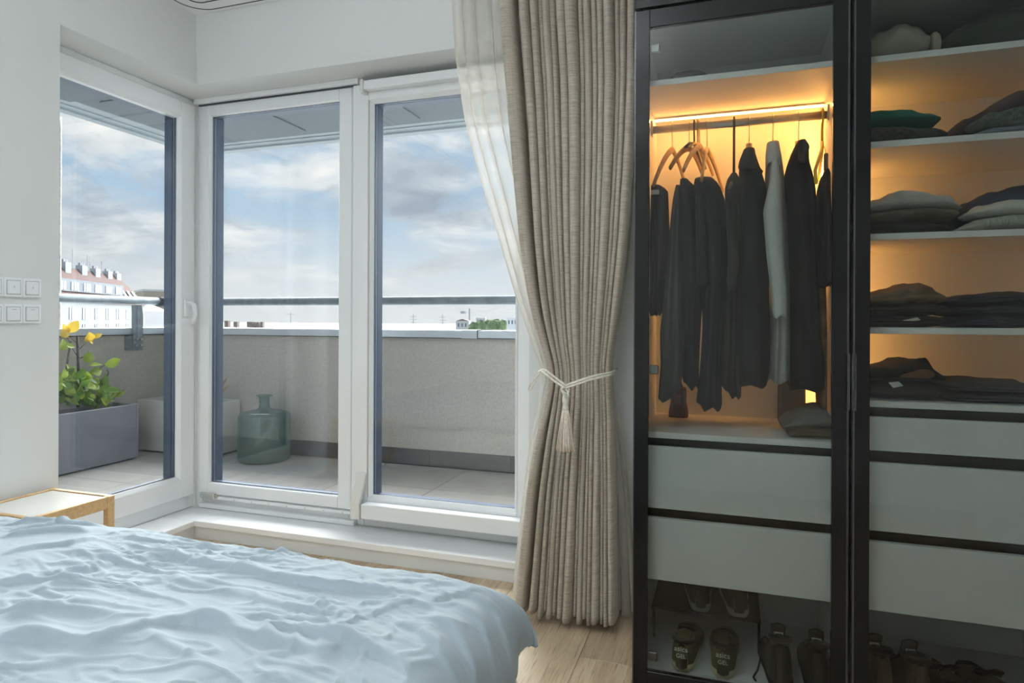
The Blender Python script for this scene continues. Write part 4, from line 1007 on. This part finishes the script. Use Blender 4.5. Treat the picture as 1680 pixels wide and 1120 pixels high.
g5 = garment('knit_dress', 'olive grey knitted dress on the flat strap hanger', 'dress', [(287, 1200, 1208), (292, 1194, 1213), (310, 1189, 1217), (400, 1190, 1220), (500, 1186, 1220), (560, 1185, 1218), (630, 1183, 1216), (646, 1198, 1216)], KNIT, 2.24, .16, .18, 6, seed=12)
garment('sleeve', '', '', [(330, 1190, 1197), (400, 1193, 1206), (420, 1194, 1213), (440, 1193, 1213), (472, 1192, 1207), (476, 1196, 1205)], KNIT, 2.08, .035, .06, 3, seed=2, parent=g5)
g6 = garment('jacket', 'charcoal jacket with turned down collar in the middle of the rail', 'jacket', [(247, 1220, 1238), (258, 1215, 1240), (280, 1212, 1247), (310, 1213, 1256), (340, 1211, 1259), (420, 1204, 1260), (520, 1203, 1262), (600, 1204, 1262), (628, 1208, 1258)], CH, 2.22, .17, .05, 4, seed=15)
garment('collar', '', '', [(247, 1220, 1236), (262, 1213, 1242), (276, 1210, 1246), (284, 1226, 1252)], cloth('charcoal_collar', (.05, .048, .045)), 2.16, .10, .04, 3, seed=1, parent=g6)
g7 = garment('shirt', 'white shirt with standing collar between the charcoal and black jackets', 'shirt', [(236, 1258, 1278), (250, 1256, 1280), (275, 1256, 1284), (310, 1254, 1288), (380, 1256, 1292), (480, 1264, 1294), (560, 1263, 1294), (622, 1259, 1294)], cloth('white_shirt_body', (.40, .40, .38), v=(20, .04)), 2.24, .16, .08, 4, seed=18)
garment('sleeve', '', '', [(262, 1266, 1276), (300, 1262, 1281), (345, 1252, 1283), (420, 1258, 1286), (480, 1265, 1291), (518, 1268, 1290)], SHIRT, 2.10, .06, .05, 3, seed=5, parent=g7)
garment('collar', '', '', [(235, 1260, 1276), (246, 1256, 1280), (262, 1257, 1283), (272, 1258, 1282)], SHIRT, 2.18, .08, .04, 3, seed=8, parent=g7)
g8 = garment('jacket', 'black jacket with raised collar right of the white shirt', 'jacket', [(234, 1308, 1322), (246, 1300, 1326), (270, 1291, 1326), (300, 1284, 1334), (340, 1287, 1338), (440, 1292, 1338), (540, 1294, 1342), (600, 1294, 1352), (634, 1294, 1350)], BLK, 2.22, .17, .05, 4, seed=22)
garment('collar', '', '', [(233, 1310, 1322), (240, 1307, 1329), (246, 1310, 1327), (268, 1308, 1320)], cloth('black_collar', (.035, .033, .03)), 2.14, .08, .04, 3, seed=4, parent=g8)
garment('dark_top', 'dark top hanging from the clip at the right end of the rail', 'top', [(280, 1354, 1358), (288, 1347, 1363), (310, 1341, 1368), (400, 1338, 1374), (468, 1338, 1374)], cloth('plum_cloth', (.016, .015, .018)), 2.20, .13, .08, 4, seed=25)
g9 = garment('patterned_skirt', 'brown patterned skirt with pale edge hanging lowest on the right', 'skirt', [(466, 1338, 1366), (470, 1336, 1368), (560, 1338, 1368), (640, 1340, 1366), (666, 1341, 1364)], TAN, 2.28, .12, .06, 4, seed=28)
# things on the bottom of the hanging compartment
ZB = .804
p = atz(1113, 683, ZB+.0)
t = thing('pouch', 'dark red cloth pouch standing at the back under the trousers', 'pouch', (p.x, p.y, ZB))
g = G(); rs = []
for i in range(12):
    s = i/11; k = 1-.25*s+.05*math.sin(s*9); rs.append([(p.x+.034*k*math.copysign(abs(math.cos(a))**.6, math.cos(a)), p.y+.035*k*math.copysign(abs(math.sin(a))**.6, math.sin(a)), ZB+.105*s) for a in [2*PI*j/20 for j in range(20)]])
g.rings(rs); g.done('body', cloth('dark_red_cloth', (.12, .035, .03)), t, smooth=True)
G().box(p.x-.012, p.x+.012, p.y-.041, p.y-.037, ZB+.05, ZB+.085).done('badge', cloth('badge_red', (.22, .10, .07)), t)
G().tube([(p.x-.015, p.y, ZB+.10), (p.x-.008, p.y, ZB+.125), (p.x+.008, p.y, ZB+.125), (p.x+.015, p.y, ZB+.10)], .003, 6).done('strap', cloth('dark_red_strap', (.08, .03, .03)), t)
a, b = aty(1279, 690, 2.36), aty(1322, 690, 2.36)
t = thing('storage_box', 'grey fabric storage box standing at the back under the white shirt', 'box', ((a.x+b.x)/2, 2.40, ZB))
G().box(a.x, b.x, 2.36, 2.455, ZB, .945, bev=.004).done('body', cloth('grey_felt', (.13, .125, .115)), t); G().box(a.x-.002, b.x+.002, 2.357, 2.458, .945, .965, bev=.003).done('lid', cloth('grey_felt_lid', (.15, .145, .13)), t)

def pad(name, label, cat, x0, x1, y0, y1, z0, prof, m, layers=2, seed=0, parent=None, group=None, rough=.006, sq=3.2, lip=.010):
    """folded cloth: rounded slab, layered along its front; prof = heights along X"""
    nx, n = 40, 44; rs = []; hmax = max(prof); yc, b = (y0+y1)/2, (y1-y0)/2
    for i in range(nx):
        t = i/(nx-1); q = t*(len(prof)-1); k = min(int(q), len(prof)-2); f = q-k; f = f*f*(3-2*f); h = prof[k]*(1-f)+prof[k+1]*f
        e = (1-abs(2*t-1)**7)**.45*.93+.07 if 0 < t < 1 else .10
        ring = []
        for j in range(n):
            a = 2*PI*j/n; ca, sa = math.cos(a), math.sin(a)
            yy = math.copysign(abs(ca)**(2/sq), ca); zz = math.copysign(abs(sa)**(2/2.4), sa)
            z = (zz+1)/2
            off = 0
            if yy < -.3: off = lip*(abs(math.sin(PI*layers*z))**.5-1)*e
            p_ = Vector((x0+(x1-x0)*t, yc+b*yy*(.75+.25*e)-off, z0+h*(.5+(z-.5)*e)))
            dn = rough*fbm((p_.x*16+seed, p_.y*16, p_.z*22), 4)
            p_ += Vector((0, -dn if yy < 0 else dn, dn*z)); ring.append(p_)
            if ring[-1].z < z0: ring[-1].z = z0
        dx = .008*noise.noise(Vector((seed, t*3, 0)))
        rs.append(ring)
    o = G().rings(rs).done(name, m, parent, smooth=True)
    if parent is None: tag(o, label, cat, group)
    return o
def hp(py, px, Y, z0): return aty(px, py, Y).z-z0
YFp = 2.055
def fold(name, label, cat, px0, px1, rows_top, zb, m, layers=2, seed=0, d=.30, group='folded clothes on the wardrobe shelves', Y=YFp, hgt=None, back=0, **k):
    """px0..px1 columns, rows_top = image rows of the upper outline, zb = what it lies on"""
    a, b = aty(px0, 500, Y).x, aty(px1, 500, Y).x
    if b > WXM+.1: a, b = max(a, WXM+.034), min(b, WX1-.024)
    else: b = min(b, WXM-.022)
    pr = hgt or [max(.006, aty(px0+(px1-px0)*i/(len(rows_top)-1), r_, Y+.05).z-zb) for i, r_ in enumerate(rows_top)]
    return pad(name, label, cat, a, b, Y, Y+d, zb, pr, m, layers, seed, None, group, **k)
S1, S2, S3, S4, S5 = 1.896, 1.656, 1.397, 1.134, .928
OATM = cloth('oatmeal_cotton', (.36, .34, .28)); DKG = cloth('dark_green_grey', (.05, .065, .055)); TEAL = cloth('teal_jersey', (.02, .16, .12)); MARL = cloth('dark_marl_knit', (.07, .068, .06), v=(120, .5), b=(160, .6))
PLUM = cloth('dark_plum_jersey', (.07, .055, .065)); GKN = cloth('grey_green_knit', (.13, .16, .14), v=(120, .4), b=(160, .7)); PBLUE = cloth('pale_blue_cotton', (.22, .26, .33)); GWHITE = cloth('grey_white_cotton', (.52, .52, .50), v=(20, .05), b=(200, .15))
BRK = cloth('brown_knit', (.13, .11, .08), v=(120, .4), b=(160, .6)); DKN = cloth('black_knit', (.035, .034, .034), b=(160, .5)); NVY = cloth('navy_fleece', (.03, .045, .085)); OFFW = cloth('off_white_cotton', (.60, .62, .57), v=(20, .05), b=(200, .15)); RIB = mat('ribbed_cream_knit', (.50, .52, .44), .9, var=(60, .1), bump=(70, .9), stretch=(3, .3, .6))
DNBK = cloth('black_denim', (.030, .029, .026), v=(200, .4)); DNBR = cloth('brown_denim', (.17, .125, .075), v=(25, .45)); DNNV = cloth('navy_denim', (.035, .038, .055), v=(200, .3)); DNGR = cloth('grey_denim', (.06, .062, .066), v=(200, .3)); RUST = cloth('rust_cloth', (.16, .08, .04)); TAGM = cloth('white_tag', (.6, .6, .57))
# top shelf
pad('bed_pillow', 'beige rolled pillow on the top shelf', 'pillow', aty(1400, 60, YFp).x, aty(1535, 60, YFp).x, 2.06, 2.34, S1, [.05, .085, .10, .105, .10, .085], OATM, 1, 3, group='textiles on the top shelf', rough=.012, sq=2.4, lip=0)
pad('blanket', 'folded grey beige cloth end beside the rolled pillow', 'blanket', aty(1533, 60, YFp).x, aty(1549, 60, YFp).x, 2.07, 2.2, S1, [.075, .08, .07], OATM, 1, 8, group='textiles on the top shelf')
pad('blanket', 'dark grey green blanket at the right of the top shelf', 'blanket', aty(1553, 60, YFp).x, .90, 2.06, 2.40, S1, [.06, .10, .12, .13, .13, .12], DKG, 2, 5, group='textiles on the top shelf', rough=.012)
t = pad('felt_hat', 'dark round hat lying on the shelf above the hanging rail', 'hat', aty(1098, 125, 2.15).x, aty(1166, 125, 2.15).x, 2.08, 2.24, 1.898, [.03, .05, .055, .05, .03], cloth('black_felt', (.02, .02, .019)), 1, 2, rough=.003, sq=2.0, lip=0)
# shelf 2
fold('folded_sweater', 'black marl knit folded under the teal sweater', 'sweater', 1410, 1560, [215, 207, 207, 207, 208, 212], S2, MARL, 1, 1)
fold('folded_sweater', 'teal green sweater on top of the black marl knit', 'sweater', 1412, 1548, [190, 182, 178, 179, 188, 196], S2+.056, TEAL, 1, 2, d=.26)
fold('folded_shirt', 'pale blue garment at the bottom of the plum stack', 'shirt', 1600, 1720, [206]*4, S2, PBLUE, 1, 3, hgt=[.02, .03, .03, .03])
fold('folded_sweater', 'grey green knit in the middle of the plum stack', 'sweater', 1592, 1722, [206]*4, S2+.018, GKN, 1, 4, hgt=[.03, .06, .07, .07], Y=2.05)
fold('folded_sweater', 'dark plum sweater slumped on top beside the teal sweater', 'sweater', 1563, 1722, [206]*6, S2, PLUM, 1, 5, hgt=[.05, .08, .10, .13, .155, .16], Y=2.10)
# shelf 3
fold('folded_sweater', 'dark knit at the bottom of the stack under the white shirt', 'sweater', 1410, 1566, [370]*4, S3, DKN, 2, 6, hgt=[.035, .04, .04, .03])
fold('folded_sweater', 'brown marl knit under the white shirt', 'sweater', 1408, 1580, [350]*5, S3+.036, BRK, 1, 7, hgt=[.03, .04, .045, .045, .035])
fold('folded_shirt', 'greyish white shirt heaped on the brown knit', 'shirt', 1408, 1586, [320]*6, S3+.066, GWHITE, 1, 8, hgt=[.02, .045, .068, .064, .05, .012], rough=.01)
fold('folded_sweater', 'ribbed cream knit under the off white shirt', 'sweater', 1580, 1722, [370]*4, S3, RIB, 1, 9, hgt=[.018, .042, .048, .048], Y=2.045)
fold('folded_shirt', 'off white shirt lying on the ribbed cream knit', 'shirt', 1592, 1722, [350]*5, S3+.038, OFFW, 1, 10, hgt=[.02, .045, .05, .05, .05], Y=2.05, rough=.008)
fold('folded_sweater', 'navy blue fleece piled behind the off white shirt', 'sweater', 1570, 1722, [320]*5, S3, NVY, 2, 11, hgt=[.07, .11, .13, .145, .15], Y=2.13, d=.26)
# shelf 4: jeans
fold('folded_jeans', 'black jeans at the bottom of the stack under the brown jeans', 'jeans', 1408, 1562, [500]*4, S4, DNBK, 2, 12, hgt=[.036, .038, .038, .034], lip=.016)
fold('folded_jeans', 'black jeans directly under the brown jeans', 'jeans', 1410, 1566, [490]*4, S4+.034, DNBK, 2, 13, hgt=[.032, .036, .038, .032], lip=.016)
j = fold('folded_jeans', 'brown jeans heaped on top of the black jeans', 'jeans', 1408, 1560, [470]*6, S4+.064, DNBR, 2, 14, hgt=[.03, .036, .046, .062, .066, .03], rough=.012)
q = aty(1495, 524, 2.045); tag(G().prism([(q.x-.025, 2.036, q.z-.003), (q.x+.012, 2.034, q.z+.006), (q.x+.02, 2.034, q.z-.001), (q.x+.005, 2.036, q.z-.004)], (0, .002, 0)).done('paper_tag', TAGM), 'white paper tag sticking out of the black jeans', 'tag', 'tags on folded jeans')
for k in range(3):
    fold('folded_jeans', 'navy jeans in the right stack below the brown shelf light, %s' % ('lowest', 'middle', 'topmost')[k], 'jeans', 1564+4*k, 1724, [500]*4, S4+.031*k, DNNV, 2, 15+k, hgt=[.030, .033, .033+.004*k, .034], lip=.018)
# shelf 5
fold('folded_trousers', 'dark grey trousers under the crumpled brown and black ones', 'trousers', 1408, 1552, [635]*4, S5, cloth('slate_cloth', (.05, .047, .042)), 1, 20, hgt=[.052, .053, .053, .05], lip=.004, rough=.003)
fold('folded_trousers', 'crumpled black trousers with rust lining on top of the dark grey ones', 'trousers', 1408, 1560, [600]*6, S5+.050, BLK, 2, 21, hgt=[.028, .035, .04, .055, .062, .022], rough=.012)
fold('folded_cloth', 'rust brown lining showing in the crumpled black trousers', 'cloth', 1478, 1536, [600]*4, S5+.062, RUST, 1, 22, hgt=[.012, .024, .03, .026], Y=2.046, d=.1, rough=.006)
q = aty(1468, 631, 2.04); tag(G().prism([(q.x-.016, 2.036, q.z+.006), (q.x+.008, 2.034, q.z+.010), (q.x+.018, 2.026, q.z-.001), (q.x-.006, 2.028, q.z-.008)], (0, .002, 0)).done('paper_tag', TAGM), 'white paper tag below the crumpled black trousers', 'tag', 'tags on folded jeans')
for k in range(2):
    fold('folded_jeans', 'grey jeans in the lowest lit compartment, %s of two' % ('lower', 'upper')[k], 'jeans', 1556+6*k, 1724, [640]*4, S5+.027*k, DNGR, 2, 23+k, hgt=[.027, .029, .029, .028], lip=.018)
# bottom right of hanging compartment: crumpled cloths
fold('folded_cloth', 'crumpled brown cloth lying under the grey cloth at the foot of the jackets', 'cloth', 1296, 1384, [700]*4, ZB, cloth('brown_cloth', (.15, .105, .065)), 2, 30, hgt=[.012, .03, .035, .03], Y=2.06, d=.18, group='cloths under the jackets', rough=.008)
fold('folded_cloth', 'grey cloth heaped at the foot of the jackets', 'cloth', 1284, 1384, [680]*5, ZB+.02, cloth('grey_cloth', (.20, .19, .165)), 1, 31, hgt=[.012, .035, .06, .065, .05], Y=2.075, d=.22, group='cloths under the jackets', rough=.008)

# ------------------------------------------------------------------ shoes
def shoe(name, label, x, y, rz, L_, W_, H, m_up, m_sole, m_line, group, tall=0.0, text=None, z0=.08, m_pan=None, tagc=None, lace=None, m_toe=None):
    t = thing(name, label, 'shoe', (x, y, z0), group)
    ca, sa = math.cos(rz), math.sin(rz)
    def T(a, b, c): return (x+a*ca-b*sa, y+a*sa+b*ca, z0+c)
    def wid(s): return W_*(.60+.34*math.sin(min(1, s*1.15)*PI*.62)**1.1-.06*math.sin(PI*min(1, max(0, (s-.2)/.4)))) * (1-max(0, (s-.80)/.2)**2.4*.62) * (1-max(0, (.10-s)/.10)**2*.42)
    # sole
    n = 26; ring0, ring1, ring2 = [], [], []
    outl = [(s, wid(s)/2) for s in [i/(n-1) for i in range(n)]]
    pts = [(w, s*L_) for s, w in outl]+[(-w, s*L_) for s, w in outl[::-1]]
    hs = .022+.006*(H > .1)
    def rr_(k, z, lift): return [T(px*k, L_*.5+(py-L_*.5)*(1-(1-k)*.4), z+lift*max(0, (py/L_-.7)/.3)**2) for px, py in pts]
    G().rings([rr_(.93, .0, .012), rr_(1.0, .006, .012), rr_(1.03, hs*.6, .010), rr_(1.0, hs, .010)]).done('sole', m_sole, t, smooth=True)
    # upper: arched sections from heel to toe
    rs = []; ns_ = 22
    for i in range(ns_):
        s = .015+.97*i/(ns_-1); w = wid(s)/2*.97
        hh = lerp_tab([(0, H*.86+tall), (.08, H+tall), (.30, H*.92+tall*.9), (.42, H*.82+tall*.35), (.6, H*.62), (.8, H*.47), (.93, H*.36), (1, H*.12)], s)
        if s < .05: w *= .86
        ring = []
        for j in range(19):
            a = PI*j/18; c_, s_ = math.cos(a), math.sin(a)
            ww = w*(1-(.22+.5*min(.3, tall))*max(0, s_)**2*(1 if s < .45 else .6))
            ring.append(T(ww*math.copysign(abs(c_)**.62, c_), s*L_+(.004 if s < .1 else 0), hs*.8+(hh-hs*.8)*abs(s_)**.75))
        rs.append(ring)
    g = G(); g.rings(rs, closed=False)
    g.bm.faces.new([v for v in g.bm.verts[:19]][::-1]) if False else None
    up = g.done('upper', m_up, t, smooth=True)
    # heel cap closes the back
    g = G(); rs2 = []
    for k in range(6):
        f = k/5; rs2.append([T((Vector((0, 0, 0)).x+ (wid(.015)/2*.84)*(1-.18*max(0, q_)**2)*(2*u_-1)*(1-.0*f)), -.010*math.sin(PI*u_)*(.6+.4*math.sin(PI*f)), hs*.7+(H*.86+tall-hs*.7)*f*(1-.05*abs(2*u_-1)**3)) for u_, q_ in [(i/10, f) for i in range(11)]])
    g.rings(rs2, closed=False); g.done('heel', m_pan or m_up, t, smooth=True)
    # collar opening and lining
    cz = H*.93+tall; cy0 = .17*L_; rx, ry = W_*.30, L_*.155
    G().tube([T(rx*math.cos(a), cy0+ry*math.sin(a), cz-.012*math.sin(a)-.004) for a in [2*PI*i/24 for i in range(25)]], .0065, 8).done('collar_rim', m_line, t, smooth=True)
    G().rings([[T(rx*k*math.cos(a), cy0+ry*k*math.sin(a), cz-.012*math.sin(a)*k-d_) for a in [2*PI*i/24 for i in range(24)]] for k, d_ in ((1, .002), (.93, .012), (.75, .03), (.2, .035))]).done('lining', m_line, t, smooth=True)
    # tongue
    G().grid(6, 8, lambda u, v: T((u-.5)*W_*.42, (.30+.28*v)*L_, lerp_tab([(0, cz+.018), (.3, H*.90+tall*.4), (1, H*.66)], v)+.006*(1-abs(2*u-1))), False).done('tongue', m_line, t, smooth=True, solid=.006)
    for k in range(5):
        yy = (.38+.055*k)*L_; zt = lerp_tab([(0, H*.9+tall*.3), (1, H*.62)], k/4)+.008
        G().tube([T(-W_*.24, yy, zt-.012), T(-W_*.1, yy+.004, zt), T(W_*.1, yy-.002, zt), T(W_*.24, yy+.004, zt-.012)], .0028, 6).done('lace', lace or m_line, t, smooth=True)
    if m_toe: 
        G().grid(10, 5, lambda u, v: T((wid(.0)/2*.9)*(2*u-1)*(1+.02), -.0145*math.sin(PI*u)-.002, hs*.8+H*.32*v), False).done('heel_panel', m_toe, t, smooth=True)
    if tagc:
        G().prism([T(-.013, cy0+ry*.35, cz-.022), T(.013, cy0+ry*.35, cz-.022), T(.013, cy0+ry*.85, cz-.004), T(-.013, cy0+ry*.85, cz-.004)], (0, 0, .0015)).done('size_label', tagc, t)
    if text:
        for k, (s_, zz, sz) in enumerate(text):
            cu = bpy.data.curves.new('heel_lettering', 'FONT'); cu.body = s_; cu.size = sz; cu.align_x = 'CENTER'; cu.extrude = .0004
            o = bpy.data.objects.new('heel_lettering', cu); COL.objects.link(o)
            dg_ = bpy.context.evaluated_depsgraph_get(); me = bpy.data.meshes.new_from_object(o.evaluated_get(dg_)); bpy.data.objects.remove(o); bpy.data.curves.remove(cu)
            me.materials.clear(); me.materials.append(mat('silver_print', (.75, .75, .68), .5))
            o = bpy.data.objects.new('heel_lettering', me); COL.objects.link(o)
            o.matrix_basis = Matrix.Translation(T(0, -.0155, zz)) @ Matrix.Rotation(rz, 4, 'Z') @ Matrix.Rotation(PI/2, 4, 'X')
            adopt(o, t)
    return t
OLIVE = cloth('olive_mesh', (.11, .105, .055), v=(300, .3)); OLIVED = cloth('olive_suede', (.06, .06, .035)); CREAMS = mat('cream_rubber', (.55, .54, .36), .6); GREYL = cloth('shoe_lining', (.03, .03, .03)); BLKL = mat('black_leather', (.018, .017, .016), .45, bump=(120, .1)); BLKS = mat('black_rubber', (.02, .02, .02), .7); WHS = mat('white_rubber', (.42, .42, .40), .6); BRN = mat('brown_leather', (.07, .045, .03), .5, bump=(90, .15)); SLBL = cloth('size_label_cloth', (.45, .45, .44)); GRMESH = cloth('grey_mesh', (.05, .05, .05), v=(300, .3))
def fl_at(px, py): return atz(px, py, .08)
p = fl_at(1118, 1103); shoe('sneaker', 'olive running sneaker with cream sole seen from behind, left of its pair', p.x, p.y, -.06, .28, .100, .095, OLIVE, CREAMS, GREYL, 'shoes in the wardrobe bottom', text=[('asics', .072, .022), ('GEL', .052, .017)], m_toe=OLIVED)
p = fl_at(1186, 1114); shoe('sneaker', 'olive running sneaker with cream sole seen from behind, right of its pair', p.x, p.y, -.02, .28, .100, .095, OLIVE, CREAMS, GREYL, 'shoes in the wardrobe bottom', text=[('asics', .072, .022), ('GEL', .052, .017)], m_toe=OLIVED)
sr = thing('shoe_rack', 'low dark shoe rack behind the olive sneakers', 'shoe rack', (-.06, 2.33, .08))
bx('rack_board', BLACKM, sr, -.235, .11, 2.20, 2.45, .180, .188)
for a in (-.232, .10):
    for b in (2.205, 2.44): bx('leg', BLACKM, sr, a, a+.008, b, b+.008, .08, .18)
# a second pair stacked behind, leaning on the first
for k, (px, xx) in enumerate(((1150, 0), (1213, 0))):
    q = aty(px, 985, 2.22)
    shoe('sneaker', 'dark grey sneaker with pale curved stripe propped behind the olive pair, %s' % ('nearer the curtain', 'farther from the curtain')[k], q.x, 2.20, .10, .24, .095, .085, GRMESH, WHS, GREYL, 'shoes in the wardrobe bottom', z0=.19)
p = fl_at(1283, 1135); shoe('ankle_boot', 'black leather ankle boot with white size label, beside the olive sneakers', p.x, p.y+.0, .05, .27, .098, .10, BLKL, BLKS, BLKL, 'shoes in the wardrobe bottom', tall=.045, tagc=SLBL)
p = fl_at(1343, 1143); shoe('ankle_boot', 'black leather ankle boot with white size label, next to the door gap', p.x, p.y+.0, -.05, .27, .098, .10, BLKL, BLKS, BLKL, 'shoes in the wardrobe bottom', tall=.04, tagc=SLBL)
p = fl_at(1450, 1160); shoe('ankle_boot', 'black shoe just right of the door gap, half hidden by the frame', p.x-.0, p.y, .1, .27, .1, .10, BRN, BLKS, BLKL, 'shoes in the wardrobe bottom', tall=.05, tagc=SLBL)
p = fl_at(1513, 1170); shoe('ankle_boot', 'black shoe with white size label in the right unit', p.x, p.y, .12, .27, .1, .10, BRN, BLKS, BLKL, 'shoes in the wardrobe bottom', tall=.045, tagc=SLBL)
p = fl_at(1590, 1190); shoe('loafer', 'low brown black shoe near the right edge of the wardrobe bottom', p.x, p.y+.03, .1, .27, .095, .085, BRN, BLKS, BLKL, 'shoes in the wardrobe bottom')
p = fl_at(1668, 1200); shoe('loafer', 'low dark shoe cut by the right edge of the picture', p.x, p.y+.03, .1, .27, .095, .085, BRN, BLKS, BLKL, 'shoes in the wardrobe bottom')
# boot lace trailing
bl = [fl_at(a, b) for a, b in ((1262, 1068), (1250, 1085), (1243, 1100), (1236, 1112), (1240, 1118))]
tag(G().tube([(v.x, v.y, .083+.05*max(0, 1-i/2)) for i, v in enumerate(bl)], .003, 6).done('shoe_lace', GREYL, smooth=True), 'loose black lace trailing beside the olive sneaker', 'lace')
